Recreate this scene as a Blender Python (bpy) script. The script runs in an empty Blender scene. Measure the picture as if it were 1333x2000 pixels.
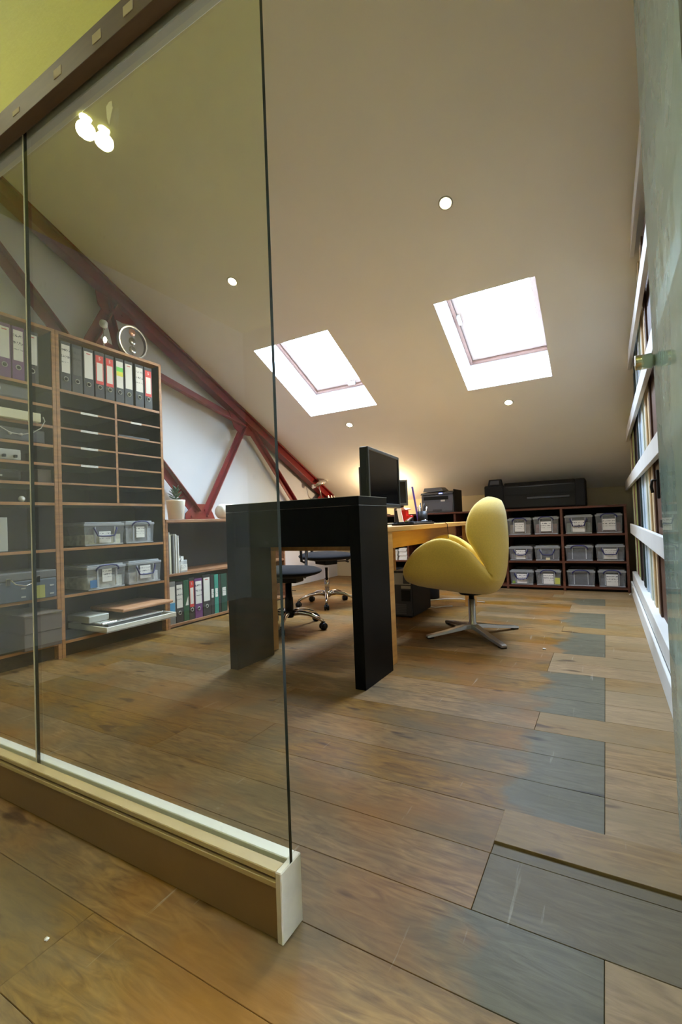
import bpy, bmesh, math, random
from mathutils import Vector, Matrix
random.seed(7)
PI = math.pi
sc = bpy.context.scene
COL = sc.collection

# ------------------------------------------------------------------ camera, sky, exposure
cam_data = bpy.data.cameras.new('camera')
cam = bpy.data.objects.new('camera', cam_data); COL.objects.link(cam); sc.camera = cam
F_PX = 905.92
cam_data.sensor_fit = 'VERTICAL'; cam_data.sensor_height = 24.0; cam_data.lens = 24.0 * F_PX / 2000.0
cam_data.clip_start = 0.02; cam_data.clip_end = 100
yw, pt, rl = [math.radians(a) for a in (29.678, 1.398, -2.210)]
fw = Vector((-math.sin(yw)*math.cos(pt), math.cos(yw)*math.cos(pt), math.sin(pt)))
r0 = Vector((math.cos(yw), math.sin(yw), 0)); u0 = r0.cross(fw)
rr = r0*math.cos(rl) + u0*math.sin(rl); uu = -r0*math.sin(rl) + u0*math.cos(rl)
m = Matrix((rr, uu, -fw)).transposed().to_4x4(); m.translation = Vector((0, 0, .78))
cam.matrix_world = m

world = bpy.data.worlds.new('sky'); sc.world = world; world.use_nodes = True
wn = world.node_tree; bg = wn.nodes['Background']
bg.inputs[0].default_value = (.58, .75, 1.0, 1); bg.inputs[1].default_value = 70.0

sc.view_settings.view_transform = 'Standard'; sc.view_settings.look = 'None'
sc.view_settings.exposure = 0.34; sc.view_settings.gamma = 1.0; sc.view_settings.use_curve_mapping = False

WARM = (1.0, .92, .78)
def lamp(name, kind, loc, power, color, size=.05, rot=(0, 0, 0), spot=None, blend=.6, parent=None):
    d = bpy.data.lights.new(name, kind); d.energy = power; d.color = color
    if kind == 'AREA': d.shape = 'DISK'; d.size = size
    else: d.shadow_soft_size = size
    if kind == 'SPOT': d.spot_size = math.radians(spot); d.spot_blend = blend
    o = bpy.data.objects.new(name, d); COL.objects.link(o); o.location = loc; o.rotation_euler = rot
    return o
SPOTS = [(-.736, 2.68), (-.720, 4.419), (-2.353, 4.385), (-2.391, 2.658)]
SLOPE = .4738
def ceil_z(y): return 1.0706 + SLOPE*(6.0 - y)
TH = math.atan(SLOPE)
CN = Vector((0, math.sin(TH), math.cos(TH)))        # up normal of the ceiling
for i, (x, y) in enumerate(SPOTS):
    lamp('downlight_lamp', 'SPOT', (x, y, ceil_z(y)-.03), (40, 16, 30, 32)[i], WARM, .03, (-.12, 0, 0), 150, .8)
for x, y in ((-2.318, -.014), (-2.304, -.110)):
    lamp('hall_or_fill_lamp', 'SPOT', (x, y, 2.93), 15, (1.0, .97, .60), .04, (0, 0, 0), 160, .8)
for x, y in ((.2, -.9), (-1.0, -1.2)):  # unseen fill lamps added behind the viewer to brighten the hall
    lamp('hall_or_fill_lamp', 'SPOT', (x, y, 2.93), 16, (1.0, .95, .70), .04, (0, 0, 0), 165, .8)
lamp('uplight_lamp', 'POINT', (-2.46, 5.42, 1.16), 24, (1.0, .74, .42), .03)
# daylight portals sit in the two skylight openings
for cx, cy, w, l in ((-.677, 3.74, .66, .95), (-2.31, 3.71, .74, .95)):
    d = bpy.data.lights.new('skylight_portal', 'AREA'); d.shape = 'RECTANGLE'; d.size = w; d.size_y = l
    d.energy = 1; d.cycles.is_portal = True
    o = bpy.data.objects.new('skylight_portal', d); COL.objects.link(o)
    o.location = Vector((cx, cy, ceil_z(cy))) + CN*.37
    o.rotation_euler = (-TH, 0, 0)

# ------------------------------------------------------------------ materials
MATS = {}
def srgb(r, g, b):
    f = lambda c: (c/255/12.92) if c/255 <= .04045 else ((c/255+.055)/1.055)**2.4
    return (f(r), f(g), f(b), 1)
def mat(name, col=(.8, .8, .8, 1), rough=.5, metal=0, noise=0, scale=20, bump=0, bscale=80, spec=.5, emit=None, estr=0, stretch=None, sheen=0, coat=0):
    if name in MATS: return MATS[name]
    if len(col) == 3: col = (*col, 1)
    M = bpy.data.materials.new(name); M.use_nodes = True; nt = M.node_tree; b = nt.nodes['Principled BSDF']
    b.inputs['Base Color'].default_value = col; b.inputs['Roughness'].default_value = rough
    b.inputs['Metallic'].default_value = metal; b.inputs['Specular IOR Level'].default_value = spec
    b.inputs['Sheen Weight'].default_value = sheen; b.inputs['Coat Weight'].default_value = coat
    if emit: b.inputs['Emission Color'].default_value = (*emit[:3], 1); b.inputs['Emission Strength'].default_value = estr
    geo = nt.nodes.new('ShaderNodeNewGeometry')
    mp = nt.nodes.new('ShaderNodeMapping'); nt.links.new(geo.outputs['Position'], mp.inputs[0])
    if stretch: mp.inputs['Scale'].default_value = stretch
    if noise:
        n = nt.nodes.new('ShaderNodeTexNoise'); n.inputs['Scale'].default_value = scale; n.inputs['Detail'].default_value = 6
        nt.links.new(mp.outputs[0], n.inputs['Vector'])
        r = nt.nodes.new('ShaderNodeValToRGB')
        r.color_ramp.elements[0].position = .3; r.color_ramp.elements[1].position = .7
        r.color_ramp.elements[0].color = tuple(c*(1-noise) for c in col[:3]) + (1,)
        r.color_ramp.elements[1].color = tuple(min(1, c*(1+noise)) for c in col[:3]) + (1,)
        nt.links.new(n.outputs[0], r.inputs[0]); nt.links.new(r.outputs[0], b.inputs['Base Color'])
    if bump:
        n2 = nt.nodes.new('ShaderNodeTexNoise'); n2.inputs['Scale'].default_value = bscale; n2.inputs['Detail'].default_value = 4
        nt.links.new(mp.outputs[0], n2.inputs['Vector'])
        bp = nt.nodes.new('ShaderNodeBump'); bp.inputs['Strength'].default_value = bump; bp.inputs['Distance'].default_value = .01
        nt.links.new(n2.outputs[0], bp.inputs['Height']); nt.links.new(bp.outputs[0], b.inputs['Normal'])
    MATS[name] = M
    return M
def nn(nt, t, **k):
    n = nt.nodes.new(t)
    for a, v in k.items(): setattr(n, a, v)
    return n

m_plaster = mat('ceiling_paint', srgb(236, 234, 228), .85, noise=.03, scale=1.5, bump=.05, bscale=250)
m_gable = mat('gable_paint', srgb(204, 205, 212), .85, noise=.03, scale=2, bump=.05, bscale=200)
m_backwall = mat('back_wall_paint', srgb(190, 178, 150), .85, noise=.05, scale=3)
m_reveal = mat('reveal_paint', srgb(238, 236, 236), .7)
m_hall = mat('hall_paint', srgb(212, 206, 106), .8, noise=.05, scale=2.5, bump=.08, bscale=60)
m_hallwall = mat('hall_wall_paint', srgb(120, 112, 80), .85)
m_white = mat('white_paint', srgb(222, 220, 212), .45, noise=.03, scale=6)
m_sash = mat('sash_lacquer', srgb(158, 138, 126), .5)
m_sashwood = mat('sash_pine', srgb(116, 86, 72), .5, noise=.06, scale=12, stretch=(1, 6, 6))
m_black = mat('black_laminate', srgb(9, 10, 10), .42, noise=.15, scale=14, bump=.03, bscale=400, spec=.10)
m_blackp = mat('black_plastic', srgb(14, 14, 16), .4, spec=.3)
m_blackdull = mat('black_dull_plastic', srgb(15, 15, 17), .62, spec=.25)
m_screen = mat('screen_glass', srgb(8, 8, 9), .12)
m_grey = mat('grey_plastic', srgb(96, 96, 100), .5)
m_dgrey = mat('dark_grey_plastic', srgb(62, 63, 67), .5)
m_lgrey = mat('light_grey_plastic', srgb(178, 178, 172), .45)
m_chrome = mat('chrome', (.82, .82, .84), .10, 1)
m_steel = mat('brushed_steel', (.40, .39, .37), .30, 1, bump=.02, bscale=500)
m_red = mat('red_steel_paint', srgb(112, 8, 12), .42, noise=.18, scale=9, bump=.15, bscale=60)
m_fabric_y = mat('mustard_wool', srgb(226, 196, 88), .9, noise=.07, scale=160, bump=.35, bscale=700, sheen=.35)
m_fabric_k = mat('black_seat_fabric', srgb(16, 16, 19), .9, bump=.3, bscale=900, sheen=.06, spec=.2)
m_paper = mat('white_paper', srgb(232, 230, 226), .8)
m_paperc = mat('cream_paper', srgb(226, 222, 190), .8)
m_terr = mat('white_ceramic', srgb(226, 222, 212), .5)
m_leaf = mat('succulent_leaf', srgb(62, 92, 66), .55, noise=.2, scale=40)
m_soil = mat('soil', srgb(50, 38, 28), .95)
m_brass = mat('tarnished_chrome', (.66, .66, .50), .15, 1)
m_greenedge = mat('cut_glass_edge', srgb(16, 34, 28), .15)
m_jointglint = mat('pane_joint_highlight', srgb(206, 202, 186), .3)  # pale colour paints the highlight along the pane joint
m_beam = mat('header_timber', srgb(84, 60, 34), .6, noise=.12, scale=6, stretch=(2, 12, 12))
m_filler = mat('filler_patch', srgb(176, 160, 128), .8)
m_kerb = mat('kerb_mdf', srgb(122, 94, 58), .55, noise=.08, scale=5, bump=.04)
m_kerbtop = mat('kerb_cream', srgb(172, 150, 104), .5, noise=.06, scale=10)
m_kerbwhite = mat('kerb_white', srgb(226, 222, 212), .45, noise=.05, scale=10)
m_blue = mat('navy_handle_plastic', srgb(22, 22, 92), .4)
m_lampwhite = mat('downlight_emitter', (1, 1, 1), .5, emit=(1.0, .80, .50), estr=55)
m_lampcool = mat('downlight_emitter_pale', (1, 1, 1), .5, emit=(1.0, .95, .62), estr=40)
m_hallemit = mat('hall_downlight_emitter', (1, 1, 1), .5, emit=(.96, 1.0, .80), estr=80)
m_bulb = mat('bulb_emitter', (1, 1, 1), .5, emit=(1.0, .92, .65), estr=14)
m_led = mat('blue_led', (.1, .1, 1), .5, emit=(.15, .2, 1.0), estr=6)
m_skirt = mat('skirting_paint', srgb(206, 206, 202), .5, noise=.03, scale=8)
m_debris = mat('plaster_crumb', srgb(200, 192, 176), .9)
m_cardboard = mat('grey_brown_cardboard', srgb(96, 84, 76), .85, noise=.08, scale=10)
m_redplastic = mat('red_plastic', srgb(205, 26, 22), .35)
m_pink = mat('pink_paper', srgb(214, 168, 160), .8)
m_cable_w = mat('white_cable', srgb(190, 188, 180), .5)
m_ruler = mat('violet_plastic', srgb(84, 78, 200), .3)
m_dark = mat('dark_void', srgb(14, 13, 12), .9)

def wood(name, c1, c2, scale=3.0, rough=.5, axis='y', coat=0):
    if name in MATS: return MATS[name]
    M = bpy.data.materials.new(name); M.use_nodes = True; nt = M.node_tree; b = nt.nodes['Principled BSDF']
    g = nn(nt, 'ShaderNodeNewGeometry'); mp = nn(nt, 'ShaderNodeMapping')
    mp.inputs['Scale'].default_value = {'y': (14, 1, 14), 'x': (1, 14, 14), 'z': (14, 14, 1)}[axis]
    nt.links.new(g.outputs['Position'], mp.inputs[0])
    n = nn(nt, 'ShaderNodeTexNoise'); n.inputs['Scale'].default_value = scale; n.inputs['Detail'].default_value = 8; n.inputs['Distortion'].default_value = .6
    nt.links.new(mp.outputs[0], n.inputs['Vector'])
    r = nn(nt, 'ShaderNodeValToRGB'); r.color_ramp.elements[0].position = .32; r.color_ramp.elements[1].position = .68
    r.color_ramp.elements[0].color = c1; r.color_ramp.elements[1].color = c2
    nt.links.new(n.outputs[0], r.inputs[0]); nt.links.new(r.outputs[0], b.inputs['Base Color'])
    b.inputs['Roughness'].default_value = rough; b.inputs['Coat Weight'].default_value = coat
    bp = nn(nt, 'ShaderNodeBump'); bp.inputs['Strength'].default_value = .08; bp.inputs['Distance'].default_value = .004
    nt.links.new(n.outputs[0], bp.inputs['Height']); nt.links.new(bp.outputs[0], b.inputs['Normal'])
    MATS[name] = M; return M
m_case = wood('bookcase_edge_wood', srgb(136, 90, 48), srgb(180, 126, 72), 3, .55)
m_casein = mat('bookcase_dark_inside', srgb(40, 37, 31), .6, noise=.1, scale=5)  # dark tone on the inner faces, front edges stay wood
m_lowwood = wood('low_case_wood', srgb(122, 82, 56), srgb(168, 122, 88), 3, .5)
m_backwood = wood('red_brown_wood', srgb(72, 38, 24), srgb(104, 56, 36), 3, .5, 'x')
m_desk = wood('beech_veneer', srgb(186, 132, 66), srgb(208, 156, 84), 2, .38)
m_board = wood('pine_board', srgb(180, 128, 92), srgb(214, 166, 130), 3, .5)

def floor_material(name, kind):
    M = bpy.data.materials.new(name); M.use_nodes = True; nt = M.node_tree; b = nt.nodes['Principled BSDF']
    L = nt.links.new
    g = nn(nt, 'ShaderNodeNewGeometry'); oi = nn(nt, 'ShaderNodeObjectInfo')
    off = nn(nt, 'ShaderNodeVectorMath', operation='MULTIPLY_ADD')   # each plank samples its own piece of grain
    cmb = nn(nt, 'ShaderNodeCombineXYZ'); L(oi.outputs['Random'], cmb.inputs[0]); L(oi.outputs['Random'], cmb.inputs[1])
    off.inputs[1].default_value = (7, 7, 0); L(cmb.outputs[0], off.inputs[0]); L(g.outputs['Position'], off.inputs[2])
    mp = nn(nt, 'ShaderNodeMapping'); mp.inputs['Scale'].default_value = (2.2, 12, 1); L(off.outputs[0], mp.inputs[0])
    gr = nn(nt, 'ShaderNodeTexNoise'); gr.inputs['Scale'].default_value = 3.2; gr.inputs['Detail'].default_value = 10; gr.inputs['Roughness'].default_value = .55; gr.inputs['Distortion'].default_value = 1.8
    L(mp.outputs[0], gr.inputs['Vector'])
    ramp = nn(nt, 'ShaderNodeValToRGB'); e = ramp.color_ramp.elements
    if kind in ('wood', 'fade'):
        e[0].position = .30; e[0].color = srgb(96, 66, 28); e[1].position = .76; e[1].color = srgb(152, 116, 62)
        x = e.new(.5); x.color = srgb(126, 94, 46)
    elif kind == 'pale':
        e[0].position = .30; e[0].color = srgb(112, 86, 50); e[1].position = .74; e[1].color = srgb(150, 121, 76)
    else:
        e[0].position = .28; e[0].color = srgb(82, 74, 54); e[1].position = .72; e[1].color = srgb(114, 103, 76)
    L(gr.outputs[0], ramp.inputs[0])
    # board tint
    hsv = nn(nt, 'ShaderNodeHueSaturation')
    mr = nn(nt, 'ShaderNodeMapRange'); mr.inputs[3].default_value = .80; mr.inputs[4].default_value = 1.14; L(oi.outputs['Random'], mr.inputs[0]); L(mr.outputs[0], hsv.inputs['Value'])
    mr2 = nn(nt, 'ShaderNodeMapRange'); mr2.inputs[3].default_value = 1.10; mr2.inputs[4].default_value = .80; L(oi.outputs['Random'], mr2.inputs[0]); L(mr2.outputs[0], hsv.inputs['Saturation'])
    L(ramp.outputs[0], hsv.inputs['Color'])
    # worn grey dirt in large patches
    n2 = nn(nt, 'ShaderNodeTexNoise'); n2.inputs['Scale'].default_value = 2.4; n2.inputs['Detail'].default_value = 7; n2.inputs['Roughness'].default_value = .6
    mpb = nn(nt, 'ShaderNodeMapping'); mpb.inputs['Scale'].default_value = (.8, 1.4, 1); L(g.outputs['Position'], mpb.inputs[0]); L(mpb.outputs[0], n2.inputs['Vector'])
    r2 = nn(nt, 'ShaderNodeValToRGB'); r2.color_ramp.elements[0].position = .42; r2.color_ramp.elements[1].position = .60
    r2.color_ramp.elements[1].color = (.72, .72, .72, 1)
    L(n2.outputs[0], r2.inputs[0])
    mx = nn(nt, 'ShaderNodeMix', data_type='RGBA'); L(r2.outputs[0], mx.inputs[0]); L(hsv.outputs[0], mx.inputs[6]); mx.inputs[7].default_value = srgb(94, 82, 60) if kind != 'pale' else srgb(124, 106, 76)
    # orange varnish left in other patches
    n3 = nn(nt, 'ShaderNodeTexNoise'); n3.inputs['Scale'].default_value = 2.1; n3.inputs['Detail'].default_value = 4
    mpc = nn(nt, 'ShaderNodeMapping'); mpc.inputs['Location'].default_value = (5, 3, 0); L(g.outputs['Position'], mpc.inputs[0]); L(mpc.outputs[0], n3.inputs['Vector'])
    r3 = nn(nt, 'ShaderNodeValToRGB'); r3.color_ramp.elements[0].position = .50; r3.color_ramp.elements[1].position = .66
    r3.color_ramp.elements[1].color = (.65, .65, .65, 1)
    L(n3.outputs[0], r3.inputs[0])
    mx2 = nn(nt, 'ShaderNodeMix', data_type='RGBA'); L(mx.outputs[2], mx2.inputs[6]); mx2.inputs[7].default_value = srgb(130, 84, 26)
    if kind in ('wood', 'fade'): L(r3.outputs[0], mx2.inputs[0])
    else: mx2.inputs[0].default_value = 0
    if kind == 'fade':      # grey wear that fades out towards the left, the board end at the right
        sx = nn(nt, 'ShaderNodeSeparateXYZ'); L(g.outputs['Position'], sx.inputs[0])
        nf = nn(nt, 'ShaderNodeTexNoise'); nf.inputs['Scale'].default_value = 7; nf.inputs['Detail'].default_value = 4; L(g.outputs['Position'], nf.inputs['Vector'])
        am = nn(nt, 'ShaderNodeMath', operation='MULTIPLY_ADD'); L(nf.outputs[0], am.inputs[0]); am.inputs[1].default_value = .42; L(sx.outputs[0], am.inputs[2])
        fm = nn(nt, 'ShaderNodeMapRange', interpolation_type='SMOOTHSTEP'); fm.inputs[1].default_value = -.12; fm.inputs[2].default_value = -.01; L(am.outputs[0], fm.inputs[0])
        gy = nn(nt, 'ShaderNodeValToRGB'); gy.color_ramp.elements[0].position = .28; gy.color_ramp.elements[0].color = srgb(80, 76, 60); gy.color_ramp.elements[1].position = .72; gy.color_ramp.elements[1].color = srgb(102, 97, 78); L(gr.outputs[0], gy.inputs[0])
        mg_ = nn(nt, 'ShaderNodeMix', data_type='RGBA'); L(fm.outputs[0], mg_.inputs[0]); L(mx2.outputs[2], mg_.inputs[6]); L(gy.outputs[0], mg_.inputs[7]); mx2 = mg_
    # knots and dark marks
    v = nn(nt, 'ShaderNodeTexNoise'); v.inputs['Scale'].default_value = 9; mpd = nn(nt, 'ShaderNodeMapping'); mpd.inputs['Scale'].default_value = (.5, 1.6, 1); L(off.outputs[0], mpd.inputs[0]); L(mpd.outputs[0], v.inputs['Vector'])
    r4 = nn(nt, 'ShaderNodeValToRGB'); r4.color_ramp.elements[0].position = .27; r4.color_ramp.elements[1].position = .35
    r4.color_ramp.elements[0].color = (.35, .3, .28, 1); r4.color_ramp.elements[1].color = (1, 1, 1, 1); L(v.outputs[0], r4.inputs[0])
    mul = nn(nt, 'ShaderNodeMix', data_type='RGBA', blend_type='MULTIPLY'); mul.inputs[0].default_value = 1; L(mx2.outputs[2], mul.inputs[6]); L(r4.outputs[0], mul.inputs[7])
    # pale scratches
    sw = nn(nt, 'ShaderNodeTexNoise'); sw.inputs['Scale'].default_value = 2.6; sw.inputs['Detail'].default_value = 5; mpe = nn(nt, 'ShaderNodeMapping'); mpe.inputs['Rotation'].default_value = (0, 0, .5); mpe.inputs['Scale'].default_value = (22, 1.2, 1); L(g.outputs['Position'], mpe.inputs[0]); L(mpe.outputs[0], sw.inputs['Vector'])
    r5 = nn(nt, 'ShaderNodeValToRGB'); r5.color_ramp.elements[0].position = .68; r5.color_ramp.elements[1].position = .76; r5.color_ramp.elements[1].color = (.35, .35, .35, 1); L(sw.outputs[0], r5.inputs[0])
    mx3 = nn(nt, 'ShaderNodeMix', data_type='RGBA'); L(r5.outputs[0], mx3.inputs[0]); L(mul.outputs[2], mx3.inputs[6]); mx3.inputs[7].default_value = srgb(190, 184, 170)
    L(mx3.outputs[2], b.inputs['Base Color'])
    rr_ = nn(nt, 'ShaderNodeMapRange'); rr_.inputs[3].default_value = .36; rr_.inputs[4].default_value = .66; L(n2.outputs[0], rr_.inputs[0]); L(rr_.outputs[0], b.inputs['Roughness'])
    b.inputs['Specular IOR Level'].default_value = .16
    bp = nn(nt, 'ShaderNodeBump'); bp.inputs['Strength'].default_value = .22; bp.inputs['Distance'].default_value = .003
    L(gr.outputs[0], bp.inputs['Height']); L(bp.outputs[0], b.inputs['Normal'])
    MATS[name] = M; return M
m_floor = floor_material('oak_boards', 'wood'); m_floorpale = floor_material('pale_oak_boards', 'pale'); m_floorgrey = floor_material('grey_worn_boards', 'grey'); m_floorfade = floor_material('half_worn_boards', 'fade')

def glass_material(name, tint, haze, hazecol, smudge_veil=.0):
    """clear sheet: tinted transmission, Fresnel reflection on both faces, dust plus a painted veil in place of reflected light"""
    M = bpy.data.materials.new(name); M.use_nodes = True; nt = M.node_tree; L = nt.links.new
    nt.nodes.remove(nt.nodes['Principled BSDF']); out = nt.nodes['Material Output']
    geo = nn(nt, 'ShaderNodeNewGeometry')
    ior = nn(nt, 'ShaderNodeMix', data_type='FLOAT'); L(geo.outputs['Backfacing'], ior.inputs[0]); ior.inputs[2].default_value = 1.5; ior.inputs[3].default_value = 1/1.5
    fr = nn(nt, 'ShaderNodeFresnel'); L(ior.outputs[0], fr.inputs[0])
    tr = nn(nt, 'ShaderNodeBsdfTransparent'); tr.inputs[0].default_value = (*tint, 1)
    gl = nn(nt, 'ShaderNodeBsdfGlossy'); gl.inputs['Roughness'].default_value = .0; gl.inputs['Color'].default_value = (1, 1, 1, 1)
    mix = nn(nt, 'ShaderNodeMixShader'); L(fr.outputs[0], mix.inputs[0]); L(tr.outputs[0], mix.inputs[1]); L(gl.outputs[0], mix.inputs[2])
    df = nn(nt, 'ShaderNodeBsdfDiffuse'); df.inputs[0].default_value = (*hazecol, 1)
    tl = nn(nt, 'ShaderNodeBsdfTranslucent'); tl.inputs[0].default_value = (*hazecol, 1)
    dt = nn(nt, 'ShaderNodeMixShader'); L(df.outputs[0], dt.inputs[1]); L(tl.outputs[0], dt.inputs[2])
    mp = nn(nt, 'ShaderNodeMapping'); L(geo.outputs['Position'], mp.inputs[0])
    a = nn(nt, 'ShaderNodeTexNoise'); a.inputs['Scale'].default_value = 5; a.inputs['Detail'].default_value = 8; a.inputs['Roughness'].default_value = .7; L(mp.outputs[0], a.inputs['Vector'])
    ra = nn(nt, 'ShaderNodeMapRange'); ra.inputs[1].default_value = .50; ra.inputs[2].default_value = .85; ra.inputs[3].default_value = haze; ra.inputs[4].default_value = haze + smudge_veil; L(a.outputs[0], ra.inputs[0])
    bq = nn(nt, 'ShaderNodeTexNoise'); bq.inputs['Scale'].default_value = 38; bq.inputs['Detail'].default_value = 3; L(mp.outputs[0], bq.inputs['Vector'])
    rb = nn(nt, 'ShaderNodeMapRange'); rb.inputs[1].default_value = .70; rb.inputs[2].default_value = .80; rb.inputs[4].default_value = smudge_veil*2.0; L(bq.outputs[0], rb.inputs[0])
    ad = nn(nt, 'ShaderNodeMath', operation='ADD'); L(ra.outputs[0], ad.inputs[0]); L(rb.outputs[0], ad.inputs[1])
    m2 = nn(nt, 'ShaderNodeMixShader'); L(ad.outputs[0], m2.inputs[0]); L(mix.outputs[0], m2.inputs[1]); L(dt.outputs[0], m2.inputs[2])
    L(m2.outputs[0], out.inputs['Surface']); MATS[name] = M; return M
m_glass = glass_material('partition_glass', (.945, .96, .905), .003, (.8, .82, .7), .03)  # smudges strengthened to stand in for the lit hall mirrored in the pane
m_doorglass = glass_material('door_glass', (.80, .88, .83), .30, (.64, .80, .72), .06)  # dusty haze thickened to paint in the pane's pale reflection
m_skyglass = glass_material('skylight_glass', (.97, .98, .98), .02, (.9, .9, .9), 0)
def plastic_clear(name, col, alpha):
    M = bpy.data.materials.new(name); M.use_nodes = True; nt = M.node_tree; L = nt.links.new
    b = nt.nodes['Principled BSDF']; out = nt.nodes['Material Output']
    b.inputs['Base Color'].default_value = col; b.inputs['Roughness'].default_value = .25
    tr = nn(nt, 'ShaderNodeBsdfTransparent'); mx = nn(nt, 'ShaderNodeMixShader'); mx.inputs[0].default_value = alpha
    L(tr.outputs[0], mx.inputs[1]); L(b.outputs[0], mx.inputs[2]); L(mx.outputs[0], out.inputs['Surface']); MATS[name] = M; return M
m_clear = plastic_clear('clear_box_plastic', srgb(226, 230, 236), .22)
m_clearlid = plastic_clear('clear_lid_plastic', srgb(226, 230, 236), .40)
def scribble(name, base, ink, sc_=60):
    """a handwritten paper label: short dark strokes in rows"""
    if name in MATS: return MATS[name]
    M = bpy.data.materials.new(name); M.use_nodes = True; nt = M.node_tree; L = nt.links.new; b = nt.nodes['Principled BSDF']
    tc = nn(nt, 'ShaderNodeTexCoord'); sp = nn(nt, 'ShaderNodeSeparateXYZ'); L(tc.outputs['Generated'], sp.inputs[0])
    ml = nn(nt, 'ShaderNodeMath', operation='MULTIPLY'); L(sp.outputs[2], ml.inputs[0]); ml.inputs[1].default_value = 4.3
    fr = nn(nt, 'ShaderNodeMath', operation='FRACT'); L(ml.outputs[0], fr.inputs[0])
    lt = nn(nt, 'ShaderNodeMath', operation='COMPARE'); lt.inputs[1].default_value = .5; lt.inputs[2].default_value = .17; L(fr.outputs[0], lt.inputs[0])
    no = nn(nt, 'ShaderNodeTexNoise'); no.inputs['Scale'].default_value = sc_; L(nn(nt, 'ShaderNodeNewGeometry').outputs['Position'], no.inputs['Vector'])
    gt = nn(nt, 'ShaderNodeMath', operation='GREATER_THAN'); gt.inputs[1].default_value = .53; L(no.outputs[0], gt.inputs[0])
    mu = nn(nt, 'ShaderNodeMath', operation='MULTIPLY'); L(lt.outputs[0], mu.inputs[0]); L(gt.outputs[0], mu.inputs[1])
    hi = nn(nt, 'ShaderNodeMath', operation='GREATER_THAN'); hi.inputs[1].default_value = .35; L(sp.outputs[2], hi.inputs[0])
    m3 = nn(nt, 'ShaderNodeMath', operation='MULTIPLY'); L(mu.outputs[0], m3.inputs[0]); L(hi.outputs[0], m3.inputs[1])
    mx = nn(nt, 'ShaderNodeMix', data_type='RGBA'); L(m3.outputs[0], mx.inputs[0]); mx.inputs[6].default_value = base; mx.inputs[7].default_value = ink
    L(mx.outputs[2], b.inputs['Base Color']); b.inputs['Roughness'].default_value = .75; MATS[name] = M; return M
m_label = scribble('handwritten_label', srgb(226, 224, 220), srgb(60, 60, 66), 150)
m_labelg = scribble('grey_spine_label', srgb(92, 90, 86), srgb(60, 58, 56), 120)

# ------------------------------------------------------------------ mesh helpers
def add_box(bm, a, b, bevel=0, seg=1):
    x0, y0, z0 = [min(a[i], b[i]) for i in range(3)]; x1, y1, z1 = [max(a[i], b[i]) for i in range(3)]
    vs = [bm.verts.new(p) for p in ((x0, y0, z0), (x1, y0, z0), (x1, y1, z0), (x0, y1, z0), (x0, y0, z1), (x1, y0, z1), (x1, y1, z1), (x0, y1, z1))]
    fs = [bm.faces.new([vs[i] for i in f]) for f in ((3, 2, 1, 0), (4, 5, 6, 7), (0, 1, 5, 4), (1, 2, 6, 5), (2, 3, 7, 6), (3, 0, 4, 7))]
    if bevel:
        es = list({e for f in fs for e in f.edges})
        bmesh.ops.bevel(bm, geom=es, offset=bevel, segments=seg, affect='EDGES', profile=.5)
    return bm
def box(a, b, bevel=0, seg=1): return add_box(bmesh.new(), a, b, bevel, seg)
def add_hull(bm, bot, top):
    """prism between two matching polygons"""
    n = len(bot); v0 = [bm.verts.new(p) for p in bot]; v1 = [bm.verts.new(p) for p in top]
    bm.faces.new(v0[::-1]); bm.faces.new(v1)
    for i in range(n): bm.faces.new((v0[i], v0[(i+1) % n], v1[(i+1) % n], v1[i]))
    bmesh.ops.recalc_face_normals(bm, faces=bm.faces[:])
    return bm
def add_tube(bm, pts, r, n=12, cap=True):
    pts = [Vector(p) for p in pts]; rs = r if isinstance(r, (list, tuple)) else [r]*len(pts)
    rings = []; prev = None
    for i, p in enumerate(pts):
        t = (pts[min(i+1, len(pts)-1)] - pts[max(i-1, 0)]).normalized()
        if prev is None:
            a = Vector((0, 0, 1)) if abs(t.z) < .9 else Vector((1, 0, 0)); u = t.cross(a).normalized()
        else:
            u = (prev - t*prev.dot(t)).normalized()
        prev = u; w = t.cross(u)
        rings.append([bm.verts.new(p + (u*math.cos(2*PI*k/n) + w*math.sin(2*PI*k/n))*rs[i]) for k in range(n)])
    for i in range(len(rings)-1):
        for k in range(n):
            f = bm.faces.new((rings[i][k], rings[i][(k+1) % n], rings[i+1][(k+1) % n], rings[i+1][k])); f.smooth = True
    if cap: bm.faces.new(rings[0][::-1]); bm.faces.new(rings[-1])
    return bm
def tube(pts, r, n=12): return add_tube(bmesh.new(), pts, r, n)
def add_lathe(bm, prof, c=(0, 0, 0), n=24, axis='z', smooth=True):
    rings = []
    for r, h in prof:
        ring = []
        for k in range(n):
            a = 2*PI*k/n; x, y = r*math.cos(a), r*math.sin(a)
            p = {'z': (x, y, h), 'x': (h, x, y), 'y': (x, h, y)}[axis]
            ring.append(bm.verts.new(Vector(p) + Vector(c)))
        rings.append(ring)
    for i in range(len(rings)-1):
        for k in range(n):
            f = bm.faces.new((rings[i][k], rings[i][(k+1) % n], rings[i+1][(k+1) % n], rings[i+1][k])); f.smooth = smooth
    bm.faces.new(rings[0][::-1]); bm.faces.new(rings[-1])
    bmesh.ops.recalc_face_normals(bm, faces=bm.faces[:])
    return bm
def lathe(*a, **k): return add_lathe(bmesh.new(), *a, **k)
def add_member(bm, p, q, w, t):
    """a bar from p to q in the y-z plane: w wide in that plane, x from t[0] to t[1]"""
    p = Vector((0, *p)); q = Vector((0, *q)); d = (q-p).normalized(); s = Vector((0, -d.z, d.y))*w/2
    poly = [p-s, q-s, q+s, p+s]
    return add_hull(bm, [v + Vector((t[0], 0, 0)) for v in poly], [v + Vector((t[1], 0, 0)) for v in poly])
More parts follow.
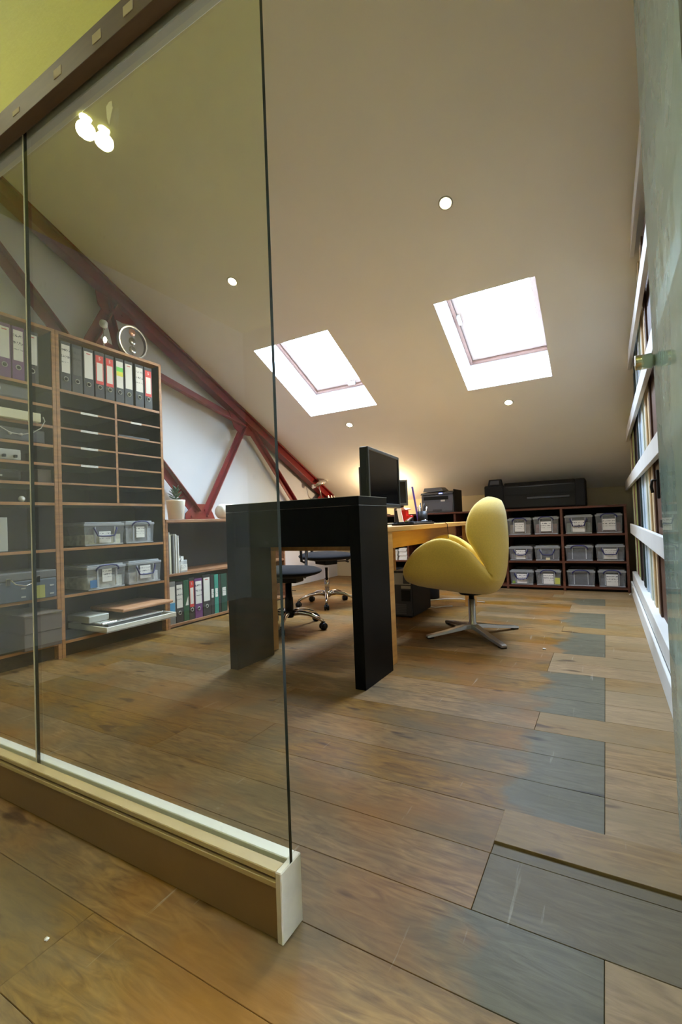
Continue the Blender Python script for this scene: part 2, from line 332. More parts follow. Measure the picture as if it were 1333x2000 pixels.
def obj(name, bm, material, parent=None, world=True, kind=None, label=None, smooth=False, bevel=0):
    me = bpy.data.meshes.new(name)
    if smooth:
        for f in bm.faces: f.smooth = True
    bm.to_mesh(me); bm.free()
    mats = material if isinstance(material, (list, tuple)) else [material]
    for mm in mats: me.materials.append(mm)
    o = bpy.data.objects.new(name, me); COL.objects.link(o)
    if parent is not None:
        o.parent = parent
        if world:
            q = parent; off = Vector((0, 0, 0))
            while q is not None: off += q.location; q = q.parent
            me.transform(Matrix.Translation(-off))
    if kind: o['kind'] = kind
    if label: o['label'] = label
    if bevel:
        md = o.modifiers.new('bevel', 'BEVEL'); md.width = bevel; md.segments = 2; md.limit_method = 'ANGLE'
    return o
def thing(name, label, cat, loc=(0, 0, 0), rotz=0, group=None, kind=None):
    o = bpy.data.objects.new(name, None); COL.objects.link(o); o.empty_display_size = .1
    o.location = loc; o.rotation_euler = (0, 0, rotz)
    if label: o['label'] = label
    if cat: o['category'] = cat
    if group: o['group'] = group
    if kind: o['kind'] = kind
    return o
def tag(o, label, cat, group=None):
    o['label'] = label; o['category'] = cat
    if group: o['group'] = group
    return o
def text_mesh(body, size, material, name, parent, mtx, align='CENTER'):
    cu = bpy.data.curves.new(name, 'FONT'); cu.body = body; cu.size = size; cu.extrude = .0004; cu.align_x = align; cu.align_y = 'CENTER'
    tmp = bpy.data.objects.new(name, cu); COL.objects.link(tmp)
    bpy.context.view_layer.update()
    me = bpy.data.meshes.new_from_object(tmp.evaluated_get(bpy.context.evaluated_depsgraph_get()))
    bpy.data.objects.remove(tmp); bpy.data.curves.remove(cu)
    me.name = name; me.materials.clear(); me.materials.append(material)
    o = bpy.data.objects.new(name, me); COL.objects.link(o); o.parent = parent
    me.transform(mtx); return o
# text facing +x reads along +y;  local frame: text x -> +y, text y -> +z
FACE_X = Matrix(((0, 0, 1), (1, 0, 0), (0, 1, 0))).to_4x4()
FACE_NY = Matrix(((1, 0, 0), (0, 0, -1), (0, 1, 0))).to_4x4()

# ------------------------------------------------------------------ room shell
XL, XR, YB = -3.52, .36, 6.0
floor = obj('floor', box((XL-.05, -2.6, -.16), (1.0, YB+.05, -.0205)), m_dark, kind='structure')
PITCH = .1775
def plank(x0, x1, y0, y1, mt, top=0.0):
    g = .0005
    bm = box((x0+g, y0+g, -.02), (x1-g, y1-g, top), .0008)
    return obj('plank', bm, mt, floor)
rng = random.Random(4)
XE0, XE1 = XL, .36
for k in range(-4, 30):
    y0 = .757 + PITCH*k; y1 = y0 + PITCH
    if y0 > 5.99: break
    y1 = min(y1, 6.0)
    xs = [XE0]; segs = []
    forced = {}
    # rows that carry the grey worn pieces ending on one line at x = -.037
    grey = k in (3, 4, 5, 7, 8, 9, 12, 13, 14, 16, 17, 18, 21, 22)
    split0 = -.268 + (.03*rng.random() if k > 6 else 0)
    x = XE0 + rng.uniform(.2, 1.3)
    while x < -.9:
        xs.append(x); x += rng.uniform(.8, 1.7)
    right_end = XE1 if y0 > .6 else .95
    if grey and k >= 3:
        xs += [-.037, right_end]
        for a, b in zip(xs, xs[1:]):
            mt = m_floorfade if abs(b+.037) < 1e-6 else (m_floorpale if a >= -.04 else m_floor)
            plank(a, b, y0, y1, mt)
    elif k == 2:      # the raised loose board with a thin grey strip before it
        xs += [-.268]
        for a, b in zip(xs, xs[1:]): plank(a, b, y0, y1, m_floor)
        plank(-.268, right_end, y0, y0+.037, m_floorgrey)
        plank(-.268, right_end, y0+.038, y1, m_floorpale, .006)
    elif k == 1:
        xs += [-.269]
        for a, b in zip(xs, xs[1:]): plank(a, b, y0, y1, m_floor)
        plank(-.269, right_end, y0, y1, m_floorgrey)
    elif k == 0:
        xs += [-.037, right_end]
        for a, b in zip(xs, xs[1:]): plank(a, b, y0, y1, m_floor if b < -.1 else (m_floorfade if b < 0 else m_floorpale))
    elif k in (6, 10, 11, 15, 19, 20):
        xs += [-.262 if k == 6 else -.29, right_end]
        for a, b in zip(xs, xs[1:]): plank(a, b, y0, y1, m_floorpale if b > 0 else m_floor)
    else:
        if y0 < .6: xs += [-.11, right_end]
        else: xs += [-.35 - .3*rng.random(), right_end]
        for a, b in zip(xs, xs[1:]): plank(a, b, y0, y1, m_floorpale if (a > -.7 and y0 > 2) else m_floor)
obj('plank', box((XL, -2.5, -.02), (.98, .757-4*PITCH, 0)), m_floor, floor)['kind'] = 'stuff'

# sloped ceiling with two skylight openings
OPEN = [(-1.023, -.332, 3.285, 4.19), (-2.70, -1.918, 3.255, 4.165)]
def slope_pt(x, y, d=0): return Vector((x, y, ceil_z(y))) + CN*d
bm = bmesh.new()
xsb = sorted({XL-.05, 1.0} | {v for o in OPEN for v in o[:2]}); ysb = sorted({.755, YB+.08} | {v for o in OPEN for v in o[2:]})
for i in range(len(xsb)-1):
    for j in range(len(ysb)-1):
        cx, cy = (xsb[i]+xsb[i+1])/2, (ysb[j]+ysb[j+1])/2
        if any(o[0] < cx < o[1] and o[2] < cy < o[3] for o in OPEN): continue
        quad = [(xsb[i], ysb[j]), (xsb[i+1], ysb[j]), (xsb[i+1], ysb[j+1]), (xsb[i], ysb[j+1])]
        add_hull(bm, [slope_pt(a, b, 0) for a, b in quad], [slope_pt(a, b, .04) for a, b in quad])
bmesh.ops.remove_doubles(bm, verts=bm.verts[:], dist=1e-5)
ceiling = obj('ceiling', bm, m_plaster, kind='structure')
REV = .29
for wi, (x0, x1, y0, y1) in enumerate(OPEN):
    w = thing('window_%d' % (wi+1), None, None, slope_pt((x0+x1)/2, (y0+y1)/2), kind='structure')
    def slab(name, xa, xb, ya, yb, d0, d1, mt, par=w):
        q = [(xa, ya), (xb, ya), (xb, yb), (xa, yb)]
        return obj(name, add_hull(bmesh.new(), [slope_pt(a, b, d0) for a, b in q], [slope_pt(a, b, d1) for a, b in q]), mt, par, bevel=.003 if 'reveal' not in name else 0)
    t = .02
    slab('reveal_panel', x0-t, x0, y0-t, y1+t, .04, REV+.14, m_reveal); slab('reveal_panel', x1, x1+t, y0-t, y1+t, .04, REV+.14, m_reveal)
    slab('reveal_panel', x0, x1, y1, y1+t, .04, REV+.14, m_reveal); slab('reveal_panel', x0, x1, y0-t, y0, .04, REV+.14, m_reveal)
    f = .028   # outer frame
    slab('window_frame', x0, x0+f, y0, y1, REV, REV+.12, m_sashwood); slab('window_frame', x1-f, x1, y0, y1, REV, REV+.12, m_sashwood)
    slab('window_frame', x0+f, x1-f, y1-f, y1, REV, REV+.12, m_sashwood); slab('window_frame', x0+f, x1-f, y0, y0+f, REV, REV+.12, m_sashwood)
    a, s = f+.004, .045   # sash
    X0, X1, Y0, Y1 = x0+a, x1-a, y0+a, y1-a
    slab('sash_rail', X0, X0+s, Y0, Y1, REV+.02, REV+.09, m_sash); slab('sash_rail', X1-s, X1, Y0, Y1, REV+.02, REV+.09, m_sash)
    slab('sash_rail', X0+s, X1-s, Y1-s, Y1, REV+.02, REV+.09, m_sash); slab('sash_rail', X0+s, X1-s, Y0, Y0+s, REV+.02, REV+.09, m_sash)
    slab('window_pane', X0+s-.006, X1-s+.006, Y0+s-.006, Y1-s+.006, REV+.05, REV+.056, m_skyglass)
    if wi == 1: slab('window_latch', (x0+x1)/2+.04, (x0+x1)/2+.12, Y1-.035, Y1-.01, REV-.012, REV+.02, m_lgrey)
    else: slab('window_latch', x0+.03, x0+.055, 3.66, 3.74, REV-.012, REV+.02, m_lgrey)

# gable wall on the left, back knee wall, right wall
prof = [(-2.6, -.16), (YB+.06, -.16), (YB+.06, 1.04), (.75, ceil_z(.75)+.01), (-2.6, ceil_z(.75)+.01)]
bm = add_hull(bmesh.new(), [(XL-.1, y, z) for y, z in prof], [(XL, y, z) for y, z in prof]); obj('wall_left', bm, m_gable, kind='structure')
obj('wall_back', box((XL, YB, -.16), (1.0, YB+.1, 1.10)), m_backwall, kind='structure')
prof = [(.757, -.16), (YB, -.16), (YB, ceil_z(YB)), (.757, ceil_z(.757))]
bm = add_hull(bmesh.new(), [(XR, y, z) for y, z in prof], [(XR+.1, y, z) for y, z in prof]); obj('wall_right', bm, m_gable, kind='structure')
obj('baseboard_left', box((XL, 4.0, 0), (XL+.015, 5.25, .09), .004), m_skirt, kind='structure')
# hall on the camera's side
obj('ceiling', box((XL, -2.6, 3.0), (1.0, .66, 3.06)), m_hall, kind='structure')
obj('wall_hall_right', box((.98, -2.6, -.16), (1.08, .75, 3.06)), m_hallwall, kind='structure')
obj('wall_hall_back', box((XL, -2.7, -.16), (1.08, -2.6, 3.06)), m_hallwall, kind='structure')

# ------------------------------------------------------------------ glazed partition
GX = -.556
part = thing('wall_front', None, None, (-2, .726, 0), kind='structure')
# bulkhead above the header: goes up to the ceiling
obj('bulkhead_panel', box((XL, .702, 2.034), (.98, .752, ceil_z(.75)+.02)), m_hall, part)
obj('header_beam', box((XL, .690, 1.965), (GX+.02, .7242, 2.034), .001), m_beam, part)
obj('header_beam', box((XL, .7338, 1.955), (GX+.02, .765, 2.034), .002), m_skirt, part, label='inner pale header beam')
for xx in (-1.22, -1.43, -1.05, -.93):
    obj('filler_patch', box((xx, .6885, 1.985), (xx+.035, .6905, 2.000+.01*(xx > -1.3)), .0008), m_filler, part)
obj('bulkhead_patch', box((-1.36, .7005, 2.42), (-1.33, .7025, 2.50), .0008), m_filler, part)
K0, K1 = -3.5, -.557
KY0, KY1, KZ = .697, .757, .130
obj('kerb', box((K0, KY0+.004, 0), (K1-.012, KY1, .112), .002), m_kerb, part)
obj('kerb_cap', box((K0, KY0, .118), (K1-.012, .7242, KZ), .0015), m_kerbtop, part)
obj('kerb_bead', box((K0, KY0+.007, .112), (K1-.012, KY1, .119), .001), m_kerb, part)
obj('kerb_bead', box((K0, KY0-.001, .100), (K1-.012, KY0+.006, .111), .001), m_kerbtop, part)
obj('kerb_cap', box((K0, .7338, .118), (K1-.012, KY1+.003, KZ+.002), .0015), m_kerbwhite, part, label='white inner kerb cap')
obj('kerb_channel', box((K0, .7242, .112), (K1-.012, .7338, .119)), m_dark, part)
obj('kerb_end', box((K1-.012, KY0-.002, 0), (K1+.002, KY1+.004, KZ+.002), .002), mat('kerb_end_paint', srgb(198, 188, 166), .6, noise=.08, scale=18), part)
def pane(name, x0, x1, y0, y1, z0, z1, mt, edge, par, edge_axis):
    bm = box((x0, y0, z0), (x1, y1, z1)); bm.normal_update()
    for f in bm.faces:
        n = f.normal
        big = abs(n.y) > .5 if edge_axis == 'x' else abs(n.x) > .5
        f.material_index = 0 if big else 1
    return obj(name, bm, [mt, edge], par)
JX = -1.449
pane('glass_pane', JX+.0022, GX, .7245, .7335, .120, 2.00, m_glass, m_greenedge, part, 'x')
pane('glass_pane', K0, JX-.0022, .7245, .7335, .120, 2.00, m_glass, m_greenedge, part, 'x')
obj('joint_highlight', box((JX-.0016, .7225, .122), (JX+.0016, .7336, 1.966)), m_jointglint, part)
bm = bmesh.new()
pl = [(-1.072, 1.868), (-1.060, 1.874), (-1.050, 1.872), (-1.049, 1.858), (-1.045, 1.853), (-1.052, 1.840), (-1.062, 1.813), (-1.070, 1.838)]
pl = [(x+.02, z-.01) for x, z in pl]
add_hull(bm, [(x, .7235, z) for x, z in pl], [(x, .7243, z) for x, z in pl]); obj('tape_scrap', bm, m_paperc, part)

# open glass door, swung back along the right wall
DX = .118
door = thing('door_1', None, None, (DX, .79, 0), kind='structure')
pane('glass_pane', DX, DX+.010, .775, 1.357, .006, 2.12, m_doorglass, m_greenedge, door, 'y')
k = obj('door_knob', lathe([(.0, -.040), (.016, -.040), (.0175, -.038), (.0175, -.006), (.0135, -.005), (.0135, 0), (0, 0)], (DX, 1.322, 1.138), 28, 'x'), m_brass, door)
obj('door_knob', lathe([(0, .010), (.0135, .010), (.0135, .015), (.0175, .016), (.0175, .048), (.016, .050), (0, .050)], (DX, 1.322, 1.138), 28, 'x'), m_brass, door)
obj('hinge_patch', box((DX-.012, .78, .01), (DX+.022, .86, .06), .003), m_steel, door)

# ------------------------------------------------------------------ roof truss against the gable
truss = thing('roof_truss', 'dark red painted steel roof truss against the left gable wall', 'roof truss', (-3.40, 3.2, .862))
TX = (-3.46, -3.37)
def rz(y): return ceil_z(y)
p1, p2 = (.80, rz(.80)-.075), (5.72, rz(5.72)-.075)
bm = add_member(bmesh.new(), p1, p2, .10, (-3.42, -3.40)); obj('rafter', bm, m_red, truss, bevel=.002)
for off in (-.045, .052):
    a = Vector((0, *p1)); b = Vector((0, *p2)); d = (b-a).normalized(); s = Vector((0, -d.z, d.y))
    s = s if s.z > 0 else -s
    aa, bb = a+s*off, b+s*off
    bm = add_member(bmesh.new(), (aa.y, aa.z), (bb.y, bb.z), .016, TX); obj('rafter_flange', bm, m_red, truss, bevel=.002)
def brace(a, b, w, rec=0):
    bm = add_member(bmesh.new(), a, b, w, (-3.44+rec, -3.43+rec))
    a_ = Vector((0, *a)); b_ = Vector((0, *b)); d = (b_-a_).normalized(); s = Vector((0, -d.z, d.y))*(w/2-.005)
    add_member(bm, ((a_+s).y, (a_+s).z), ((b_+s).y, (b_+s).z), .010, (-3.44+rec, -3.385+rec))
    return obj('brace', bm, m_red, truss, bevel=.0015)
brace((1.05, 3.18), (3.20, .925), .085)
brace((2.36, 2.66), (2.02, 2.00), .080)
brace((3.93, 1.92), (2.20, 2.30), .080)
brace((3.92, 1.92), (3.30, .93), .058)
brace((3.96, 1.92), (4.92, .98), .062)
brace((2.30, 2.66), (2.42, 2.20), .05)
def gusset(poly):
    return obj('gusset_plate', add_hull(bmesh.new(), [(-3.432, y, z) for y, z in poly], [(-3.422, y, z) for y, z in poly]), m_red, truss)
gusset([(3.06, .864), (3.44, .864), (3.37, 1.00), (3.30, 1.02), (3.17, 1.02), (3.06, .93)])
gusset([(3.68, 2.04), (3.76, 1.86), (3.86, 1.79), (4.03, 1.80), (4.14, 1.83), (4.05, 1.94)])
gusset([(2.22, 2.70), (2.24, 2.60), (2.30, 2.54), (2.46, 2.52), (2.58, 2.54), (2.44, 2.66)])
gusset([(5.30, .864), (5.72, .864), (5.72, 1.10), (5.50, 1.22), (5.32, 1.10)])
for y, z in ((3.13, .90), (3.18, .95), (3.33, .90), (3.30, .96), (3.90, 1.85), (4.03, 1.86), (3.84, 1.90), (2.34, 2.58), (2.45, 2.58), (5.45, 1.05), (5.55, .98)):
    obj('bolt', lathe([(.0, 0), (.011, 0), (.011, .010), (0, .012)], (-3.422, y, z), 6, 'x', smooth=False), m_red, truss)

# ------------------------------------------------------------------ tall bookcases
def edged(a, b):
    bm = box(a, b, .001); bm.normal_update()
    for f in bm.faces: f.material_index = 1 if f.normal.x > .9 else 0
    return bm
CX = -3.0; CB = -3.34; TOP = 2.087
def bookcase(label, y0, y1, shelves, group=None):
    t = thing('bookcase', label, 'bookcase', (CX-.17, (y0+y1)/2, 0))
    obj('side_panel', box((CB, y0, 0), (CX, y0+.022, TOP), .001), m_case, t); obj('side_panel', box((CB, y1-.022, 0), (CX, y1, TOP), .001), m_case, t)
    obj('top_panel', box((CB, y0+.022, TOP-.02), (CX, y1-.022, TOP), .001), m_case, t)
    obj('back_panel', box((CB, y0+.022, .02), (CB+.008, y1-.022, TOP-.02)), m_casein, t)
    obj('plinth', box((CX-.06, y0+.022, 0), (CX-.045, y1-.022, .085)), m_dark, t)
    for z in shelves:
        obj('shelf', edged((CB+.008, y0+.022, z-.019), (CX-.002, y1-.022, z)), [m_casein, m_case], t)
    for s, yy in ((1, y0+.022), (-1, y1-.022)):
        obj('inner_side', box((CB+.008, yy, .10), (CX-.008, yy+s*.002, TOP-.02)), m_casein, t)
    return t
zB = [.105, .392, .690, .984, 1.713]
bcB = bookcase('tall wooden bookcase, right one, pigeonholes under a row of lever arch files', 1.664, 2.476, zB)
pigL = [1.110, 1.236, 1.352, 1.468, 1.588]
DY = 2.077
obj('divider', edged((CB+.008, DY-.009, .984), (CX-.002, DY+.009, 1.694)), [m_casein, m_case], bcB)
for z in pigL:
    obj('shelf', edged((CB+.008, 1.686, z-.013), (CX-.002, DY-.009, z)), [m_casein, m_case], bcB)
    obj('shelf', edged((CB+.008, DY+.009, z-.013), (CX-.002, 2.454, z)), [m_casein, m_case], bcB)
def strip_label(y, z, par, w=.12):
    obj('strip_label', box((CX-.002, y-w/2, z-.015), (CX, y+w/2, z-.001)), m_label, par)
for z in pigL[1:]: strip_label(1.88 - .02*(1.588-z), z, bcB)
strip_label(2.24, pigL[4], bcB, .09)
tag(obj('paper_sheets', box((-3.25, 2.10, 1.4685), (CX-.01, 2.36, 1.482), .002), m_dgrey), 'thin dark paper sheets in the right column of pigeonholes', 'paper')
zA = [.105, .395, .689, .980, 1.104, 1.226, 1.344, 1.466, 1.594, 1.710]
bcA = bookcase('tall wooden bookcase, left one behind the pane joint, holding purple files and electronics', .84, 1.662, zA)

# ------------------------------------------------------------------ lever arch files
def plain(name, c, rough=.6): return mat(name, srgb(*c), rough)
spine_mats = {'black': plain('file_black', (44, 44, 48)), 'purple': plain('file_purple', (104, 52, 112)), 'green': plain('file_green', (18, 84, 56)),
              'teal': plain('file_teal', (52, 140, 124)), 'dark green': plain('file_dark_green', (14, 66, 52)), 'grey': plain('file_grey', (120, 122, 122)), 'charcoal': plain('file_charcoal', (58, 58, 58))}
m_lred = plain('red_label', (214, 52, 40)); m_lwhite = plain('plain_white_label', (226, 224, 218)); m_lgreen = plain('green_sticker', (110, 214, 84)); m_lyellow = plain('yellow_sticker', (226, 222, 60)); m_lblue = plain('blue_label', (70, 150, 200))
m_txt = plain('label_ink', (60, 56, 56)); m_txtred = plain('red_label_ink', (190, 60, 50)); m_txtw = plain('white_label_ink', (235, 235, 230))
def lever_file(label, group, y0, y1, z0, h, col, style='white', depth=.27, xf=CX-.012, lean=0, ring=True):
    t = thing('lever_arch_file', label, 'file', (xf, (y0+y1)/2, z0), group=group)
    w = (y1-y0)/2; cm = spine_mats[col]
    bm = bmesh.new()
    add_box(bm, (-depth, -w, 0), (-.004, -w+.003, h)); add_box(bm, (-depth, w-.003, 0), (-.004, w, h)); add_box(bm, (-.004, -w, 0), (0, w, h), .001)
    obj('cover', bm, cm, t, world=False)
    obj('paper_block', box((-depth+.01, -w+.004, .006), (-.012, w-.004, h-.014)), m_paper, t, world=False)
    if ring:
        zc = h*.235
        bm = bmesh.new(); n = 20; R, r = .0135, .0028
        for i in range(n):
            a = 2*PI*i/n
        add_tube(bm, [(.0012, R*math.cos(2*PI*i/n), zc+R*math.sin(2*PI*i/n)) for i in range(n+1)], r, 6, cap=False)
        obj('finger_ring', bm, m_lgrey, t, world=False)
        obj('finger_hole', lathe([(0, 0), (.0115, 0), (.0115, .0012), (0, .0012)], (0, 0, zc), 16, 'x'), m_dark, t, world=False)
    lw = w*.80
    def lab(za, zb, mt, wf=1.0, d=.0012, name='spine_label', yo=0): return obj(name, box((0, -lw*wf+yo, h*za), (d, lw*wf+yo, h*zb)), mt, t, world=False)
    if style == 'white':
        l = lab(.36, .93, m_lwhite); obj('print', box((.0012, -lw*.5, h*.875), (.0016, lw*.5, h*.893)), m_txtred, t, world=False)
    elif style == 'write':
        lab(.36, .93, m_label)
    elif style == 'greylabel':
        lab(.36, .93, m_labelg)
    elif style == 'red':
        lab(.30, .92, m_lred); lab(.37, .76, m_lwhite, .78, .0018, 'label_patch'); text_mesh('5', .030, m_txtw, 'print', t, Matrix.Translation((.0020, 0, h*.85)) @ FACE_X)
    elif style == 'stickers':
        lab(.33, .93, m_lwhite); lab(.70, .80, m_lgreen, .98, .0018, 'sticker'); lab(.60, .70, m_lyellow, .98, .0018, 'sticker')
    elif style == 'small':
        lab(.42, .64, m_label, .75)
    elif style == 'blue':
        lab(.50, .88, m_lwhite); lab(.20, .50, m_lblue)
    elif style == 'wedge':
        bm = bmesh.new(); poly = [(-lw*.5, h*.38), (lw*.9, h*.38), (lw*.9, h*.60), (lw*.2, h*.50)]
        add_hull(bm, [(0, y, z) for y, z in poly], [(.0012, y, z) for y, z in poly]); obj('spine_label', bm, m_lwhite, t, world=False)
    return t
g1 = 'lever arch files on top shelf of the right bookcase'
FB = [(1.702, 1.768, 'black', 'write', 'black lever arch file with handwritten white label, leftmost in the right bookcase'),
      (1.776, 1.845, 'black', 'greylabel', 'black lever arch file with a dull grey label, second from left'),
      (1.853, 1.925, 'black', 'white', 'black lever arch file with plain white label beside the grey labelled one'),
      (1.934, 2.003, 'black', 'red', 'black lever arch file with red and white label, left of the red pair'),
      (2.010, 2.078, 'black', 'red', 'black lever arch file with red and white label, just left of the green striped one'),
      (2.090, 2.155, 'black', 'stickers', 'black lever arch file with green and yellow stickers on its label'),
      (2.162, 2.230, 'black', 'white', 'black lever arch file with white label right of the green and yellow stickers'),
      (2.250, 2.322, 'black', 'write', 'black lever arch file with printed white label, second from right end'),
      (2.330, 2.398, 'black', 'red', 'black lever arch file with red and white label at the right end of the shelf')]
for y0, y1, c, s, lb in FB: lever_file(lb, g1, y0, y1, 1.7135, .322, c, s)
g2 = 'lever arch files on top shelf of the left bookcase'
for y0, y1, c, s, lb in [(1.262, 1.338, 'purple', 'white', 'purple lever arch file at the left frame edge'), (1.345, 1.412, 'purple', 'white', 'purple lever arch file, left of the one behind the pane joint'),
                         (1.420, 1.486, 'purple', 'write', 'purple lever arch file just left of the pane joint'), (1.494, 1.566, 'charcoal', 'white', 'black lever arch file with blank white label right of the purple ones')]:
    lever_file(lb, g2, y0, y1, 1.7105, .322, c, s)

# ------------------------------------------------------------------ clear storage boxes
def storage_box(label, group, loc, rotz, w, d, h, handle='up', paper=None, fill=(90, 92, 96), small=None, seed=0):
    """front faces local -y, centred on x, base at z=0"""
    t = thing('storage_box', label, 'storage box', loc, rotz, group)
    tp = .012; th = .002; hb = h-.022
    bm = bmesh.new()
    bot = [(-w/2+tp, tp), (w/2-tp, tp), (w/2-tp, d-tp), (-w/2+tp, d-tp)]; top = [(-w/2+.004, .004), (w/2-.004, .004), (w/2-.004, d-.004), (-w/2+.004, d-.004)]
    vb = [bm.verts.new((x, y, .002)) for x, y in bot]; vt = [bm.verts.new((x, y, hb)) for x, y in top]
    bm.faces.new(vb[::-1])
    for i in range(4): bm.faces.new((vb[i], vb[(i+1) % 4], vt[(i+1) % 4], vt[i]))
    bmesh.ops.solidify(bm, geom=bm.faces[:], thickness=th)
    obj('body', bm, m_clear, t, world=False)
    bm = bmesh.new(); add_box(bm, (-w/2, 0, hb-.006), (w/2, d, hb+.012), .003); add_box(bm, (-w/2+.014, .014, hb+.012), (w/2-.014, d-.014, h), .003)
    obj('lid', bm, m_clearlid, t, world=False)
    bm = bmesh.new(); hw = w*.24
    for s in (-1, 1): add_box(bm, (s*hw-.004, -.002, .02), (s*hw+.004, .014, hb-.01))
    add_box(bm, (-w/2+.012, .004, .004), (w/2-.012, .012, .012))
    obj('rib', bm, m_clearlid, t, world=False)
    r = random.Random(seed)
    bm = box((-w/2+.022, .022, .006), (w/2-.022, d-.02, hb*r.uniform(.5, .8)))
    obj('contents', bm, mat('contents_%d_%d_%d' % fill, srgb(*fill), .9, noise=.35, scale=28), t, world=False)
    zz = hb + .004; hz = (zz + .010) if handle == 'up' else (h*.42)
    pts = [(-hw-.012, -.004, zz-.022), (-hw-.010, -.009, (zz-.006) if handle == 'up' else zz-.03), (-hw+.012, -.012, hz), (-hw*.4, -.013, hz+.004*(1 if handle == 'up' else -1)), (hw*.4, -.013, hz+.004*(1 if handle == 'up' else -1)), (hw-.012, -.012, hz), (hw+.010, -.009, (zz-.006) if handle == 'up' else zz-.03), (hw+.012, -.004, zz-.022)]
    obj('handle', tube(pts, .0055, 8), m_blue, t, world=False)
    obj('handle', tube([(x, d-y, z) for x, y, z in pts], .0055, 8), m_blue, t, world=False)
    if paper:
        pw, za, zb = paper
        obj('paper_label', box((-pw/2, .0015, h*za), (pw/2, .0035, h*zb)), m_label, t, world=False)
    if small:
        xa, xb, za, zb, c = small
        obj('small_label', box((xa*w, .0005, h*za), (xb*w, .0025, h*zb)), plain('sticker_%d_%d_%d' % c, c), t, world=False)
    return t
g3 = 'clear plastic boxes with navy handles in the right bookcase'
RX = PI/2   # local -y faces +x
storage_box('clear plastic box with lowered navy handle and cream packet, left on the upper shelf', g3, (CX+.005, 1.968, .691), RX, .300, .30, .162, 'down', (.085, .12, .60), (200, 198, 172), None, 1)
storage_box('clear plastic box with raised navy handle and blank white note, right on the upper shelf', g3, (CX+.005, 2.247, .691), RX, .250, .30, .165, 'up', (.07, .26, .74), (160, 164, 172), None, 2)
storage_box('clear plastic box with raised navy handle and handwritten note, left on the lower shelf', g3, (CX+.010, 1.972, .393), RX, .290, .31, .168, 'up', (.07, .30, .82), (214, 214, 204), (-.42, -.26, .12, .42, (70, 120, 170)), 3)
storage_box('clear plastic box with lowered navy handle, right on the lower shelf', g3, (CX+.012, 2.275, .393), RX, .290, .31, .170, 'down', (.09, .22, .78), (214, 216, 222), None, 4)

# trays and boards on the bottom shelf
tr = thing('tray', 'white shallow tray jutting out of the bottom shelf of the right bookcase', 'tray', (-3.0, 2.13, .106))
ty0, ty1, tx0, tx1, tz = 1.862, 2.425, -3.28, -2.845, .125
obj('tray_base', box((tx0, ty0, tz), (tx1, ty1, tz+.006)), m_white, tr)
for a, b in (((tx1-.012, ty0, tz), (tx1, ty1, tz+.036)), ((tx0, ty0, tz), (tx0+.012, ty1, tz+.036)), ((tx0+.012, ty0, tz), (tx1-.012, ty0+.012, tz+.036)), ((tx0+.012, ty1-.012, tz), (tx1-.012, ty1, tz+.036))):
    obj('rim', box(a, b, .002), m_kerbwhite, tr)
obj('foot', box((tx0+.02, ty0+.05, .106), (tx1-.2, ty1-.05, tz)), m_dark, tr)
sv = thing('picture_frame', 'silver edged frame lying in the white tray', 'frame', (-3.02, 2.1, .14))
obj('frame_panel', box((-3.24, 1.93, .140), (-2.93, 2.36, .168), .002), m_grey, sv); obj('frame_edge', box((-2.93, 1.88, .168), (-2.915, 2.36, .180), .002), m_chrome, sv)
obj('frame_edge', box((-3.24, 1.88, .168), (-2.93, 2.36, .178), .002), m_lgrey, sv)
bx = tag(obj('cable_box', box((-3.25, 1.84, .1795), (-3.0, 1.985, .225), .004), m_lgrey), 'small grey box resting on the silver edged frame', 'box')
bd = tag(obj('wooden_board', box((-3.28, 2.02, .2255), (-2.90, 2.448, .248), .008, 2), m_board), 'pink brown wooden board with rounded edge above the white tray', 'board')

# ------------------------------------------------------------------ things in the left bookcase
pj = thing('projector', 'grey projector under the purple files in the left bookcase', 'projector', (-3.12, 1.42, 1.595))
obj('body', box((-3.28, 1.27, 1.597), (-3.02, 1.53, 1.676), .012, 2), m_grey, pj); obj('lens', lathe([(0, 0), (.022, 0), (.024, .012), (.018, .014), (0, .012)], (-3.02, 1.33, 1.64), 16, 'x'), m_lgrey, pj); obj('top_plate', box((-3.25, 1.30, 1.676), (-3.05, 1.50, 1.681)), m_lgrey, pj)
tag(obj('paper_stack', box((-3.27, 1.20, 1.467), (-2.975, 1.555, 1.522), .003), m_paperc), 'flat cream carton projecting from the left bookcase shelf', 'carton')
rt = thing('router', 'white network box with cables in the left bookcase', 'router', (-3.1, 1.36, 1.227))
obj('body', box((-3.2, 1.20, 1.227), (-3.01, 1.455, 1.290), .004), m_lgrey, rt)
for y in (1.25, 1.30, 1.36, 1.42): obj('plug', box((-3.01, y-.008, 1.24), (-2.99, y+.008, 1.256), .002), m_blackp, rt)
tag(obj('cable', tube([(-2.966, 1.562, 1.50), (-2.962, 1.57, 1.475), (-2.97, 1.55, 1.43), (-2.968, 1.50, 1.395), (-2.966, 1.44, 1.375), (-2.966, 1.38, 1.378), (-2.964, 1.30, 1.42), (-2.964, 1.24, 1.47)], .003, 8), m_cable_w), 'pale cable looping down below the cream carton', 'cable')
sw = thing('amplifier', 'dark electronics box with dials in the left bookcase', 'amplifier', (-3.1, 1.4, 1.345))
obj('body', box((-3.26, 1.20, 1.346), (-3.02, 1.60, 1.425), .006), m_dgrey, sw)
for y in (1.32, 1.40, 1.46): obj('dial', lathe([(0, 0), (.010, 0), (.009, .010), (0, .010)], (-3.02, y, 1.385), 12, 'x'), m_lgrey, sw)
s2 = thing('headphone_case', 'dark glossy case with small lamps on the shelf below the router', 'case', (-3.1, 1.36, 1.105))
obj('body', box((-3.26, 1.22, 1.105), (-3.03, 1.47, 1.175), .02, 3), m_blackp, s2); obj('latch', box((-3.03, 1.33, 1.13), (-3.024, 1.36, 1.14)), m_lgrey, s2)
